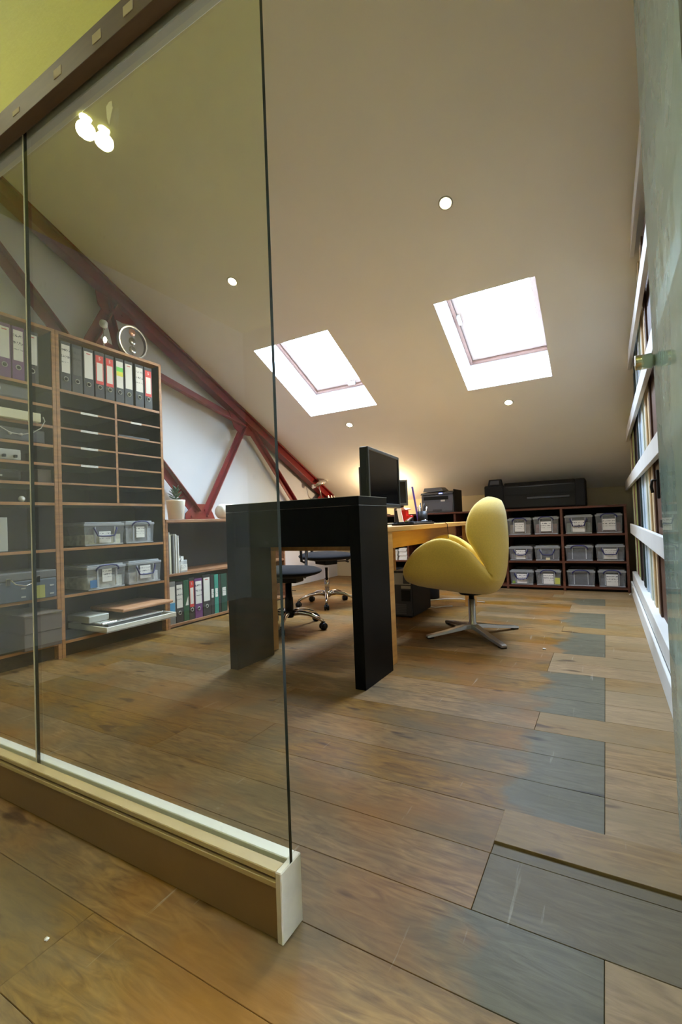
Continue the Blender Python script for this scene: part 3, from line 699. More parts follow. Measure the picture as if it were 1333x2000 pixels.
tag(obj('carton', box((-3.28, 1.55, 1.105), (-3.02, 1.632, 1.186), .003), m_cardboard), 'small brown carton against the right side of the left bookcase', 'carton')
tag(obj('round_gadget', lathe([(0, 0), (.016, .0), (.018, .004), (.016, .014), (0, .016)], (-3.03, 1.46, 1.035), 16, 'x'), m_lgrey), 'small round pale gadget in the left bookcase', 'gadget').location = (0, 0, -.036)
tag(obj('notebook', box((-3.06, 1.26, .690), (-3.03, 1.385, .890), .003), m_lgrey), 'pale grey upright box at the left frame edge in the left bookcase', 'box')
tc = thing('tool_case', 'blue grey tool case with metal clasps in the left bookcase', 'tool case', (-3.15, 1.40, .396))
obj('body', box((-3.30, 1.15, .396), (-2.985, 1.63, .515), .006, 2), mat('case_blue', srgb(74, 86, 104), .5), tc)
obj('lid', box((-3.30, 1.15, .516), (-2.985, 1.63, .565), .006, 2), m_grey, tc)
for y in (1.36, 1.52): obj('clasp', box((-2.985, y-.012, .495), (-2.978, y+.012, .535), .002), m_chrome, tc)
for y in (1.20, 1.30, 1.44, 1.60):
    for z in (.42, .47): obj('rivet_plate', box((-2.985, y-.012, z-.004), (-2.982, y+.012, z+.004)), m_lgrey, tc)
obj('handle', tube([(-2.98, 1.37, .53), (-2.965, 1.39, .50), (-2.96, 1.44, .485), (-2.965, 1.49, .50), (-2.98, 1.51, .53)], .004, 8), m_chrome, tc)
obj('paper_tag', box((-2.956, 1.49, .405), (-2.954, 1.545, .480)), plain('faded_yellow_tag', (160, 158, 80)), tc)
cb1 = thing('cardboard_box', 'dark brown cardboard box, bottom of the two in the left bookcase', 'box', (-3.05, 1.50, .106), group=None)
obj('carton_body', box((-3.28, 1.42, .106), (-2.945, 1.634, .204), .003), m_cardboard, cb1)
cb2 = thing('cardboard_box', 'dark brown cardboard box stacked on another in the left bookcase', 'box', (-3.05, 1.50, .205))
obj('carton_body', box((-3.28, 1.42, .2045), (-2.94, 1.634, .303), .003), m_cardboard, cb2); obj('carton_lid', box((-3.285, 1.415, .303), (-2.935, 1.636, .312), .002), m_cardboard, cb2)

# ------------------------------------------------------------------ low case along the gable wall
LZ = .862
lc = thing('low_bookcase', 'low wooden bookcase along the gable wall, beside the tall bookcase', 'bookcase', (-3.2, 3.2, 0))
LY0, LY1, LB = 2.478, 4.02, -3.42
obj('top_panel', box((XL+.002, LY0, LZ-.024), (CX+.006, LY1, LZ), .002), m_lowwood, lc)
obj('side_panel', box((LB, LY0, 0), (CX, LY0+.02, LZ-.024)), m_lowwood, lc); obj('side_panel', box((LB, LY1-.02, 0), (CX, LY1, LZ-.024)), m_lowwood, lc)
obj('back_panel', box((LB, LY0+.02, .02), (LB+.01, LY1-.02, LZ-.024)), mat('grey_felt_lining', srgb(78, 78, 78), .8), lc)
obj('shelf', box((LB+.01, LY0+.02, .410), (CX-.002, LY1-.02, .430), .001), m_lowwood, lc)
obj('shelf', box((LB+.01, LY0+.02, .012), (CX-.002, LY1-.02, .032), .001), m_lowwood, lc)
obj('plinth', box((CX-.04, LY0+.02, 0), (CX-.03, LY1-.02, .012)), m_dark, lc)
g4 = 'files on the bottom shelf of the low bookcase'
LF = [(2.500, 2.562, 'grey', 'blue', False, .335, 'grey file with white over blue label, leftmost in the low bookcase'), (2.568, 2.640, 'black', 'write', True, .325, 'black lever arch file with worn white label in the low bookcase'),
      (2.646, 2.700, 'green', 'wedge', False, .330, 'green file with torn white label in the low bookcase'), (2.704, 2.758, 'black', 'red', True, .345, 'black lever arch file with red and white label in the low bookcase'),
      (2.764, 2.846, 'purple', 'write', True, .330, 'purple lever arch file in the low bookcase'), (2.854, 2.940, 'black', 'white', True, .350, 'black lever arch file with white label right of the purple file'),
      (2.944, 2.984, 'black', 'small', False, .340, 'thin black binder with small white label'), (2.988, 3.036, 'teal', 'small', False, .340, 'thin teal binder in the low bookcase'),
      (3.040, 3.066, 'black', 'none', False, .335, 'thin black binder right of the teal one'), (3.070, 3.142, 'dark green', 'small', False, .335, 'dark green binder, rightmost visible in the low bookcase')]
for y0, y1, c, s, rg, h, lb in LF: lever_file(lb, g4, y0, y1, .0325, h, c, s, ring=rg)
# papers and leaflet holder on the low case shelf
mg = thing('magazine_file', 'stack of upright clear sleeves and papers on the low bookcase shelf', 'papers', (-3.1, 2.56, .431))
for i, (y, h, mt) in enumerate([(2.515, .33, m_lgrey), (2.528, .31, m_paperc), (2.552, .30, m_grey), (2.566, .315, m_lgrey), (2.580, .312, m_paper), (2.592, .305, m_lgrey), (2.604, .30, m_paper)]):
    obj('sleeve', box((-3.27, y-.005, .431), (CX-.008-.004*(i % 2), y+.004, .431+h)), mt, mg)
lf = thing('leaflet_holder', 'small clear leaflet holder with white cards on the low bookcase shelf', 'leaflet holder', (-3.04, 2.66, .431))
obj('holder', box((-3.07, 2.618, .431), (-3.006, 2.690, .530), .004), m_clearlid, lf); obj('card', box((-3.008, 2.622, .445), (-3.004, 2.686, .495)), m_label, lf)
obj('card', box((-3.05, 2.630, .440), (-3.03, 2.672, .560)), m_paper, lf); obj('card', box((-3.06, 2.622, .440), (-3.052, 2.645, .600)), m_paper, lf)
obj('clip', tube([(-3.01, 2.612, .55), (-3.006, 2.618, .57), (-3.006, 2.624, .54), (-3.01, 2.618, .52)], .003, 6), m_blackp, lf)

# pot plant on the low case
pp = thing('potted_succulent', 'small succulent in a white pot on the low bookcase', 'potted plant', (-3.12, 2.686, LZ))
obj('pot', lathe([(0, 0), (.058, 0), (.062, .004), (.076, .150), (.078, .165), (.070, .166), (.066, .150), (0, .148)], (0, 0, 0), 32), m_terr, pp, world=False)
obj('soil', lathe([(0, .148), (.065, .148), (.060, .153), (0, .155)], (0, 0, 0), 20), m_soil, pp, world=False)
def leaf_blade(bm, base, az, el, ln, w):
    d = Vector((math.cos(az)*math.cos(el), math.sin(az)*math.cos(el), math.sin(el))); s = Vector((-math.sin(az), math.cos(az), 0)); up = d.cross(s)
    b = Vector(base); pts = [b, b+d*ln*.35+s*w, b+d*ln*.7+s*w*.8+Vector((0, 0, .004)), b+d*ln+Vector((0, 0, .008)), b+d*ln*.7-s*w*.8+Vector((0, 0, .004)), b+d*ln*.35-s*w]
    add_hull(bm, [p-up*.0015 for p in pts], [p+up*.0025 for p in pts])
bm = tube([(0, 0, .15), (.004, .0, .19), (0, .004, .235)], .006, 8)
obj('stem', bm, m_leaf, pp, world=False)
for i in range(26):
    bm = bmesh.new(); z = .165+.085*(i/26); leaf_blade(bm, (0, 0, z), i*2.4, .15+.9*(i/26), .075-.03*(i/26), .011)
    obj('leaf', bm, m_leaf, pp, world=False)

rl_ = tag(obj('paper_roll', lathe([(0, 0), (.050, 0), (.066, .02), (.072, .05), (.072, .40), (0, .40)], (-3.14, 3.20, LZ+.072), 28, 'y'), m_terr), 'white round canister lying on the low bookcase by the black counter', 'canister')

# ring sculpture and clip lamp on the tall bookcase
rs = thing('ring_ornament', 'round metal ring ornament with three discs on the tall bookcase', 'ornament', (-3.10, 2.30, TOP))
obj('stand', box((-.03, -.045, 0), (.03, .045, .012), .003), m_steel, rs, world=False)
n = 40; R = .118; zc = .142
bm = bmesh.new(); loop = []
for i in range(n):
    a = 2*PI*i/n; ring = []
    for dr, dx in ((-.005, -.014), (.005, -.014), (.005, .014), (-.005, .014)):
        ring.append(bm.verts.new((dx, (R+dr)*math.cos(a), zc+(R+dr)*math.sin(a))))
    loop.append(ring)
for i in range(n):
    for q in range(4): bm.faces.new((loop[i][q], loop[i][(q+1) % 4], loop[(i+1) % n][(q+1) % 4], loop[(i+1) % n][q]))
bmesh.ops.recalc_face_normals(bm, faces=bm.faces[:])
obj('ring', bm, m_steel, rs, world=False)
for i, (z, mt, lb) in enumerate(((.222, mat('copper_disc', (.75, .42, .30), .35, .8), 'copper coloured disc'), (.152, m_steel, None), (.084, m_steel, None))):
    obj('disc', lathe([(0, -.006), (.026, -.006), (.030, 0), (.026, .006), (0, .006)], (.0, 0, z), 20, 'x'), mt, rs, world=False, label=lb)
obj('disc_pin', tube([(0, 0, .012), (0, 0, .258)], .0025, 8), m_steel, rs, world=False)
cl = thing('small_lamp', 'small lamp with pale round head and glowing bulb on the tall bookcase', 'lamp', (-3.10, 2.066, TOP))
obj('base', lathe([(0, 0), (.03, 0), (.03, .008), (0, .010)], (0, 0, 0), 20), m_dgrey, cl, world=False)
obj('stem', tube([(0, 0, .008), (0, -.004, .10), (0, 0, .18)], .004, 8), m_steel, cl, world=False)
obj('lamp_head', lathe([(0, -.02), (.024, -.016), (.032, 0), (.024, .016), (0, .02)], (0, .0, .205), 20, 'x'), m_lgrey, cl, world=False)
obj('bulb', lathe([(0, -.028), (.008, -.022), (.013, -.004), (.008, .012), (0, .02)], (.012, 0, .09), 16), m_bulb, cl, world=False)

# ------------------------------------------------------------------ black counter
bk = thing('counter', 'black laminate counter bridge at the near end of the wooden desk', 'counter', (-1.42, 2.08, 0))
def bx_(name, a, b, mt=m_black, p=bk, bev=.0015): return obj(name, box(a, b, bev), mt, p)
bx_('leg_panel', (-1.056, 1.925, 0), (-1.000, 2.245, .862)); bx_('leg_panel', (-1.838, 1.925, 0), (-1.782, 2.245, .862))
bx_('counter_top', (-1.838, 1.925, .8635), (-1.000, 2.245, .906)); bx_('front_panel', (-1.782, 1.940, .668), (-1.056, 1.958, .8625))
bx_('top_edge_strip', (-1.838, 1.9235, .9045), (-1.000, 1.925, .9065), m_lgrey, bk, 0); bx_('top_edge_strip', (-1.000, 1.9235, .8625), (-.9993, 2.245, .8640), m_lgrey, bk, 0)
bx_('top_edge_strip', (-1.000, 1.9235, .9045), (-.9993, 2.245, .9065), m_lgrey, bk, 0)

# wooden desk behind
dk = thing('desk', 'beech veneer desk running from the black counter towards the back', 'desk', (-1.42, 3.2, 0))
DX0, DX1, DY0, DY1 = -1.86, -1.030, 2.262, 4.235
bx_('desktop', (DX0, DY0, .722), (DX1, DY1, .752), m_desk, dk, .003)
bx_('apron', (DX1-.195, DY0+.06, .606), (DX1-.170, DY1-.03, .722), m_desk, dk); bx_('apron', (DX0+.02, DY0+.06, .632), (DX0+.045, DY1-.03, .722), m_desk, dk)
bx_('apron', (DX0+.045, DY0+.02, .625), (DX1-.020, DY0+.045, .722), m_desk, dk)
bx_('leg', (DX1-.06, DY0+.02, 0), (DX1-.004, DY0+.12, .722), m_desk, dk); bx_('leg', (DX0+.002, DY0+.0, 0), (DX0+.024, DY0+.10, .722), m_desk, dk)
bx_('leg', (DX1-.09, DY1-.10, 0), (DX1-.004, DY1-.03, .722), m_desk, dk); bx_('leg', (DX0+.004, DY1-.10, 0), (DX0+.06, DY1-.03, .722), m_desk, dk)

# ------------------------------------------------------------------ monitors and desk things
def monitor(label, loc, rot, w, h, zb, th=.05, stand=True, flip=False):
    """screen faces local +x, width along y, bottom of the screen zb above the base"""
    t = thing('monitor', label, 'monitor', loc, rot)
    b_ = .018
    obj('casing', box((-th, -w/2, zb), (-.006, w/2, zb+h), .006, 2), mat('casing_plastic', srgb(40, 42, 38), .5), t, world=False)
    bm = bmesh.new(); add_box(bm, (-.008, -w/2, zb), (.004, -w/2+b_, zb+h), .002); add_box(bm, (-.008, w/2-b_, zb), (.004, w/2, zb+h), .002); add_box(bm, (-.008, -w/2+b_, zb+h-b_), (.004, w/2-b_, zb+h), .002); add_box(bm, (-.008, -w/2+b_, zb), (.004, w/2-b_, zb+b_+.006), .002)
    obj('bezel', bm, mat('bezel_plastic', srgb(58, 60, 56), .35), t, world=False)
    obj('screen', box((-.006, -w/2+b_, zb+b_), (-.001, w/2-b_, zb+h-b_)), m_screen, t, world=False)
    obj('stand_neck', box((-th-.03, -.045, .012), (-th+.005, .045, zb+h*.5), .005), m_blackp, t, world=False)
    obj('stand_base', lathe([(0, 0), (.10, 0), (.10, .008), (.08, .013), (0, .016)], (-.12, 0, 0), 32), m_blackp, t, world=False)
    return t
ang = math.atan2(-(-1.171+1.119), 2.856-2.291)
monitor('black flat screen monitor facing the yellow chair', (-1.150, 2.573, .752), ang, .567, .335, .113)
monitor('black monitor seen edge on behind the front one, left side', (-1.66, 3.52, .752), 2.75, .36, .27, .21)
monitor('narrow black monitor behind the right edge of the front screen', (-1.66, 4.02, .752), -1.0, .16, .24, .17, .03)
kb = thing('keyboard', 'black keyboard on the wooden desk edge', 'keyboard', (-1.112, 2.93, .7525), .03)
obj('keyboard_body', box((-.075, -.22, 0), (.075, .22, .014), .004), m_blackp, kb, world=False)
bm = bmesh.new()
for i in range(5):
    for j in range(15): add_box(bm, (-.066+i*.0265, -.208+j*.0279, .014), (-.044+i*.0265, -.185+j*.0279, .021), .0015)
o_ = obj('key_block', bm, m_blackdull, kb, world=False); o_['kind'] = 'stuff'
ms = thing('mouse', 'black and silver computer mouse beside the keyboard', 'mouse', (-1.12, 3.16, .7525))
bm = bmesh.new(); bmesh.ops.create_uvsphere(bm, u_segments=20, v_segments=12, radius=1)
for v in bm.verts: v.co = Vector((v.co.x*.032, v.co.y*.055, max(0, v.co.z)*.030))
obj('mouse_body', bm, m_dgrey, ms, world=False, smooth=True); obj('wheel', lathe([(0, -.004), (.009, -.004), (.009, .004), (0, .004)], (0, .025, .024), 16, 'x'), m_chrome, ms, world=False)
tag(obj('cable', tube([(-1.12, 3.20, .757), (-1.07, 3.30, .756), (-1.035, 3.36, .758), (-1.022, 3.375, .745), (-1.020, 3.38, .69), (-1.022, 3.39, .64)], .0022, 6), m_blackp), 'thin black cable hanging over the desk edge behind the mouse', 'cable')
po = thing('pen_pot', 'black pen pot with pens on the desk', 'pen pot', (-1.30, 3.62, .7525))
obj('pot', lathe([(0, 0), (.040, 0), (.042, .004), (.042, .10), (.039, .10), (.038, .008), (0, .008)], (0, 0, 0), 24), m_blackp, po, world=False)
for i, (dx, dy, h, mt) in enumerate([(.01, .01, .16, m_blackp), (-.015, .01, .15, m_chrome), (.02, -.015, .165, m_blackp), (-.02, -.01, .14, m_dgrey), (.0, -.02, .17, m_blackp), (.024, .012, .135, m_chrome)]):
    obj('pen', tube([(dx*.6, dy*.6, .012), (dx*1.5, dy*1.5, h)], .0045, 8), mt, po, world=False)
tag(obj('ruler', add_hull(bmesh.new(), [(-1.335, 3.60, .765), (-1.320, 3.60, .765), (-1.320, 3.603, .765), (-1.335, 3.603, .765)], [(-1.362, 3.56, 1.055), (-1.347, 3.56, 1.055), (-1.347, 3.563, 1.055), (-1.362, 3.563, 1.055)]), m_ruler), 'violet plastic ruler standing in the pen pot', 'ruler')
rt_ = thing('desk_organiser', 'bright red desk organiser between the monitor and the pen pot', 'organiser', (-1.42, 3.60, .7525))
obj('tall_cup', box((-1.470, 3.56, .7525), (-1.415, 3.615, .868), .004), m_redplastic, rt_); obj('short_cup', box((-1.413, 3.56, .7525), (-1.370, 3.60, .825), .004), m_redplastic, rt_)
tag(obj('note_stack', add_hull(bmesh.new(), [(-1.50, 3.54, .8685), (-1.41, 3.54, .8685), (-1.40, 3.62, .8685), (-1.49, 3.62, .8685)], [(-1.50, 3.54, .875), (-1.43, 3.53, .890), (-1.39, 3.62, .880), (-1.48, 3.63, .876)]), m_pink), 'crumpled pink paper on top of the red organiser', 'paper')
tag(obj('paper_note', add_hull(bmesh.new(), [(-1.337, 3.22, .7525), (-1.302, 3.22, .7525), (-1.302, 3.226, .7525), (-1.337, 3.226, .7525)], [(-1.367, 3.25, .875), (-1.335, 3.25, .875), (-1.335, 3.254, .875), (-1.367, 3.254, .875)]), m_paper), 'white card leaning beside the monitor base', 'card')
ho = thing('stapler', 'black stapler on the desk before the red organiser', 'stapler', (-1.34, 3.42, .7525))
obj('stapler_base', box((-.03, -.06, 0), (.03, .06, .012), .003), m_blackp, ho, world=False); obj('stapler_arm', add_hull(bmesh.new(), [(-.018, -.055, .014), (.018, -.055, .014), (.018, .06, .014), (-.018, .06, .014)], [(-.014, -.05, .028), (.014, -.05, .028), (.014, .055, .055), (-.014, .055, .055)]), m_chrome, ho, world=False)

# ------------------------------------------------------------------ swan chair
CHP = (-.812, 3.16, 0)
ch = thing('lounge_chair', 'mustard yellow upholstered shell chair on a steel four star base', 'chair', CHP)
rot = math.radians(194)      # local +x (forward) -> world
RM = Matrix.Rotation(rot, 4, 'Z')
rows = [  # centre (f, z), edge (f, lateral, z)
    ((.300, .385), (.405, .200, .430)), ((.255, .372), (.412, .300, .505)), ((.160, .352), (.340, .345, .610)), ((.060, .335), (.235, .352, .672)), ((-.040, .325), (.140, .345, .672)),
    ((-.100, .330), (.062, .320, .610)), ((-.135, .350), (.002, .280, .510)), ((-.160, .400), (-.068, .240, .435)), ((-.178, .470), (-.078, .232, .485)), ((-.190, .560), (-.030, .250, .575)),
    ((-.195, .650), (.024, .264, .665)), ((-.192, .740), (.030, .258, .752)), ((-.186, .815), (-.004, .220, .830)), ((-.174, .862), (-.060, .155, .872)), ((-.164, .884), (-.115, .075, .888))]
def cr(p0, p1, p2, p3, t): return .5*((2*p1) + (-p0+p2)*t + (2*p0-5*p1+4*p2-p3)*t*t + (-p0+3*p1-3*p2+p3)*t**3)
P = [(Vector((c[0], 0, c[1])), Vector((e[0], e[1], e[2]))) for c, e in rows]
fine = []
for i in range(len(P)-1):
    a, b, c, d = P[max(i-1, 0)], P[i], P[i+1], P[min(i+2, len(P)-1)]
    for s in range(3):
        t = s/3; fine.append((cr(a[0], b[0], c[0], d[0], t), cr(a[1], b[1], c[1], d[1], t)))
fine.append(P[-1])
NV = 18; bm = bmesh.new(); grid = []
for C_, E_ in fine:
    row = []
    for j in range(NV+1):
        v = -1+2*j/NV; s = 1 if v >= 0 else -1; av = abs(v)
        K1_ = Vector((C_.x+.02*(E_.x-C_.x), E_.y*.55, C_.z+.02*(E_.z-C_.z))); K2_ = Vector((C_.x+.45*(E_.x-C_.x), E_.y*1.06, C_.z+.40*(E_.z-C_.z)))
        p = C_*(1-av)**3 + K1_*3*av*(1-av)**2 + K2_*3*av*av*(1-av) + E_*av**3
        row.append(bm.verts.new((p.x, p.y*s, p.z)))
    grid.append(row)
for i in range(len(grid)-1):
    for j in range(NV):
        f = bm.faces.new((grid[i][j], grid[i+1][j], grid[i+1][j+1], grid[i][j+1])); f.smooth = True
bmesh.ops.recalc_face_normals(bm, faces=bm.faces[:])
# orient normals so that the seat centre points up
bm.faces.ensure_lookup_table()
mid = min(bm.faces, key=lambda f: (f.calc_center_median()-Vector((0, 0, .33))).length)
if mid.normal.z < 0: bmesh.ops.reverse_faces(bm, faces=bm.faces[:])
bm.transform(Matrix.Translation((-.015, 0, -.012)))
bm.transform(RM)
shell = obj('shell', bm, m_fabric_y, ch, world=False)
md = shell.modifiers.new('thick', 'SOLIDIFY'); md.thickness = .046; md.offset = -1; md.use_even_offset = False
md = shell.modifiers.new('sub', 'SUBSURF'); md.levels = 2; md.render_levels = 2
# seam line along the edge of the shell
def place(bm): bm.transform(RM); return bm
obj('column', lathe([(0, .055), (.030, .055), (.030, .075), (.0235, .080), (.0235, .235), (.020, .237), (0, .237)], (0, 0, 0), 28), m_steel, ch, world=False)
obj('column_sleeve', lathe([(0, .237), (.018, .237), (.018, .268), (.075, .270), (.090, .290), (0, .300)], (0, 0, 0), 24), m_blackp, ch, world=False)
for fx, fy in ((-1.055, 2.94), (-.559, 2.87), (-.573, 3.412), (-1.067, 3.427)):
    d = Vector((fx-CHP[0], fy-CHP[1], 0)); ln = d.length*1.02; a = math.atan2(d.y, d.x)
    bm = bmesh.new(); prof_ = [(.0, .042, .072, .026), (.06, .040, .068, .026), (ln*.6, .022, .040, .024), (ln-.015, .008, .024, .022), (ln, .008, .020, .020)]
    rings = []
    for x, z0, z1, hw in prof_: rings.append([bm.verts.new((x, -hw, z0)), bm.verts.new((x, hw, z0)), bm.verts.new((x, hw*.8, z1)), bm.verts.new((x, -hw*.8, z1))])
    for i in range(len(rings)-1):
        for q in range(4): bm.faces.new((rings[i][q], rings[i][(q+1) % 4], rings[i+1][(q+1) % 4], rings[i+1][q]))
    bm.faces.new(rings[0][::-1]); bm.faces.new(rings[-1]); bmesh.ops.recalc_face_normals(bm, faces=bm.faces[:])
    bm.transform(Matrix.Rotation(a, 4, 'Z')); ft = obj('base_foot', bm, m_steel, ch, world=False, bevel=.002)
    bm = box((ln-.045, -.018, 0), (ln-.004, .018, .009), .002); bm.transform(Matrix.Rotation(a, 4, 'Z')); obj('glide', bm, m_blackp, ft, world=False)

# ------------------------------------------------------------------ office chairs
def office_chair(label, loc, rot, seat_z, base_rot, back=True, gaiter=True):
    t = thing('office_chair', label, 'office chair', loc, 0, 'office chairs behind the desk')
    for k in range(5):
        a = base_rot + k*2*PI/5; R_ = Matrix.Rotation(a, 4, 'Z')
        bm = tube([(.02, 0, .105), (.09, 0, .118), (.17, 0, .110), (.24, 0, .085), (.285, 0, .062)], [.020, .019, .016, .013, .011], 12); bm.transform(R_)
        lg = obj('base_leg', bm, m_chrome, t, world=False)
        cw = bmesh.new(); add_lathe(cw, [(0, -.024), (.024, -.022), (.026, -.016), (.026, -.005), (.018, -.004), (.018, .004), (.026, .005), (.026, .016), (.024, .022), (0, .024)], (.285, 0, .026), 20, 'y'); add_box(cw, (.272, -.012, .030), (.298, .012, .060), .004)
        cw.transform(Matrix.Translation((.285, 0, 0)) @ Matrix.Rotation(.7*k+.4, 4, 'Z') @ Matrix.Translation((-.285, 0, 0))); cw.transform(R_)
        obj('caster', cw, m_blackp, lg, world=False)
    obj('hub', lathe([(0, .078), (.030, .078), (.034, .09), (.034, .13), (.026, .138), (0, .138)], (0, 0, 0), 24), m_chrome if not gaiter else m_blackp, t, world=False)
    if gaiter: obj('gas_lift_cover', lathe([(0, .09), (.034, .09), (.031, .23), (.027, .232), (.025, .34), (0, .34)], (0, 0, 0), 24), m_blackp, t, world=False)
    else: obj('gas_lift', lathe([(0, .13), (.024, .13), (.024, .26), (.016, .262), (.016, .36), (0, .36)], (0, 0, 0), 24), m_chrome, t, world=False)
    R_ = Matrix.Rotation(rot, 4, 'Z')
    bm = box((-.10, -.07, seat_z-.11), (.10, .07, seat_z-.06), .01, 2); bm.transform(R_); obj('mechanism', bm, m_blackp, t, world=False)
    bm = tube([(.02, .06, seat_z-.085), (.03, .20, seat_z-.09), (.03, .235, seat_z-.10)], [.006, .006, .012], 8); bm.transform(R_); obj('lever', bm, m_blackp, t, world=False)
    bm = bmesh.new(); bmesh.ops.create_uvsphere(bm, u_segments=32, v_segments=16, radius=1)
    for v in bm.verts:
        x, y, z = v.co; sgn = lambda q: (1 if q >= 0 else -1)
        x2, y2 = sgn(x)*abs(x)**.75, sgn(y)*abs(y)**.75
        v.co = Vector((x2*.245, y2*.25, seat_z-.03 + z*.042 + .012*(x2*x2) - .015*max(0, x2)**2))
    bm.transform(R_); obj('seat', bm, m_fabric_k, t, world=False, smooth=True)
    bm = bmesh.new(); bmesh.ops.create_uvsphere(bm, u_segments=28, v_segments=16, radius=1)
    for v in bm.verts:
        x, y, z = v.co; sgn = lambda q: (1 if q >= 0 else -1)
        v.co = Vector((-.25 + x*.032 - .02*z + .05*(y*y), sgn(y)*abs(y)**.7*.215, seat_z+.27 + sgn(z)*abs(z)**.7*.20))
    bm.transform(R_); obj('backrest', bm, m_fabric_k, t, world=False, smooth=True)
    bm = tube([(-.08, 0, seat_z-.085), (-.22, 0, seat_z-.08), (-.285, 0, seat_z-.03), (-.292, 0, seat_z+.22)], .016, 10); bm.transform(R_); obj('back_bracket', bm, m_blackp, t, world=False)
    for s in (-1, 1):
        bm = tube([(.02, s*.22, seat_z-.08), (.02, s*.275, seat_z-.06), (.03, s*.285, seat_z+.17)], .013, 10); add_box(bm, (-.09, s*.285-.028, seat_z+.165), (.14, s*.285+.028, seat_z+.195), .010, 2); bm.transform(R_); obj('armrest', bm, m_blackp, t, world=False)
    return t
office_chair('black office chair nearest the black counter, seen below it', (-2.133, 2.887, 0), .15, .455, -1.15, gaiter=True)
office_chair('black office chair with chrome base further back behind the nearer one', (-2.366, 3.824, 0), -.5, .50, .2, gaiter=False)

# ------------------------------------------------------------------ computer tower and bits under the desk
pc = thing('computer_tower', 'dark computer tower with grey rear panel under the desk', 'computer', (-1.455, 3.72, 0))
obj('case', box((-1.545, 3.502, .012), (-1.368, 3.93, .372), .004), m_blackdull, pc)
obj('rear_panel', box((-1.540, 3.498, .018), (-1.373, 3.502, .366)), m_dgrey, pc)
obj('power_supply', box((-1.535, 3.494, .265), (-1.378, 3.499, .360), .002), m_lgrey, pc)
obj('fan_grille', box((-1.44, 3.490, .275), (-1.385, 3.495, .345), .002), m_dgrey, pc); obj('io_plate', box((-1.46, 3.492, .235), (-1.380, 3.498, .258)), m_lgrey, pc)
obj('fan_grille', box((-1.462, 3.492, .135), (-1.384, 3.497, .222), .002), m_blackp, pc)
for i in range(6): obj('slot_cover', box((-1.52, 3.494, .030+i*.014), (-1.42, 3.498, .040+i*.014)), m_grey, pc)
obj('case_feet', box((-1.53, 3.53, 0), (-1.39, 3.90, .013)), m_blackp, pc)
tag(obj('subwoofer', lathe([(0, 0), (.085, 0), (.09, .01), (.09, .19), (.08, .20), (0, .20)], (-1.56, 4.48, 0), 24), m_blackdull), 'dark round bin behind the computer tower', 'bin')
tag(obj('cable', tube([(-1.37, 3.92, .02), (-1.34, 3.98, .006), (-1.28, 4.05, .006), (-1.22, 4.08, .006)], .0035, 8), m_cable_w), 'white cable end on the floor beside the computer tower', 'cable')
tag(obj('cable', tube([(-1.60, 4.30, .006), (-1.50, 4.32, .006), (-1.40, 4.42, .006), (-1.25, 4.47, .006), (-1.12, 4.38, .006), (-1.0, 4.36, .006)], .0035, 8), m_cable_w), 'white cable trailing behind the steel stem of the yellow chair', 'cable')
wl = [(XL+.02, 4.35, .55), (XL+.03, 4.36, .35), (XL+.05, 4.40, .15), (XL+.10, 4.45, .006), (XL+.30, 4.50, .006)]
tag(obj('cable', tube(wl, .004, 8), m_blackp), 'black cable hanging down the gable wall under the desk', 'cable')
sk = thing('wall_socket', 'white double wall socket on the gable wall', 'socket', (XL+.01, 4.55, .25))
obj('plate', box((XL, 4.48, .21), (XL+.012, 4.63, .30), .003), m_white, sk); obj('switch', box((XL+.012, 4.50, .275), (XL+.017, 4.52, .29)), m_lgrey, sk)

# ------------------------------------------------------------------ back shelving unit
FY = 5.285
bu = thing('back_shelving', 'dark red brown shelving unit along the back wall', 'shelving', (-1.3, 5.6, 0))
ux = [-2.80, -2.095, -1.51, -.955, -.398, .178]
obj('top_panel', box((-2.82, FY-.005, .840), (.182, YB-.002, .860), .002), m_backwood, bu)
for x in ux: obj('upright', box((x-.011 if x < .17 else x-.022, FY, .0), (x+.011 if x < .17 else x, FY+.42, .840)), m_backwood, bu)
for a, b in zip(ux, ux[1:]):
    for z in (.044, .302, .578):
        obj('shelf', box((a+.011, FY+.002, z-.018), (b-(.011 if b < .17 else .022), FY+.42, z)), m_backwood, bu)
obj('back_panel', box((-2.80, FY+.42, .0), (.178, FY+.43, .840)), m_dark, bu)
obj('plinth', box((-2.80, FY+.03, .0), (.156, FY+.04, .026)), m_dark, bu)
g5 = 'clear storage boxes in the back shelving'
def px_x(a): return a
rowz = [.579, .303, .045]
cells = {  # (x0, x1, height, handle, paper, small, phrase)
 0: [(-.935, -.690, .185, 'up', (.095, .20, .72), None, 'with square note'), (-.675, -.425, .190, 'up', (.10, .18, .72), None, 'with listed note'), (-.375, -.115, .195, 'down', (.11, .10, .70), None, 'with note behind lowered handle'), (-.095, .145, .200, 'up', (.11, .16, .72), None, 'with tall note and a reddish side')],
 1: [(-.935, -.690, .155, 'down', (.095, .12, .74), None, 'with split note'), (-.675, -.425, .158, 'down', None, (-.06, .10, .06, .22, (206, 196, 160)), 'with a tiny cream tag'), (-.380, -.120, .162, 'up', None, None, 'without a label'), (-.105, .150, .165, 'down', (.11, .14, .74), None, 'with two part note')],
 2: [(-.935, -.690, .160, 'down', (.10, .10, .72), (-.40, -.28, .08, .26, (120, 150, 60)), 'with note and green scraps'), (-.675, -.425, .165, 'up', (.10, .10, .74), (.22, .44, .10, .50, (190, 190, 90)), 'with bold note and yellow note'), (-.375, -.115, .168, 'up', None, None, 'without a label'), (-.095, .150, .172, 'up', (.10, .08, .74), None, 'with bullet list note')]}
posn = ['first', 'second', 'third', 'fourth']; rown = ['top', 'middle', 'bottom']
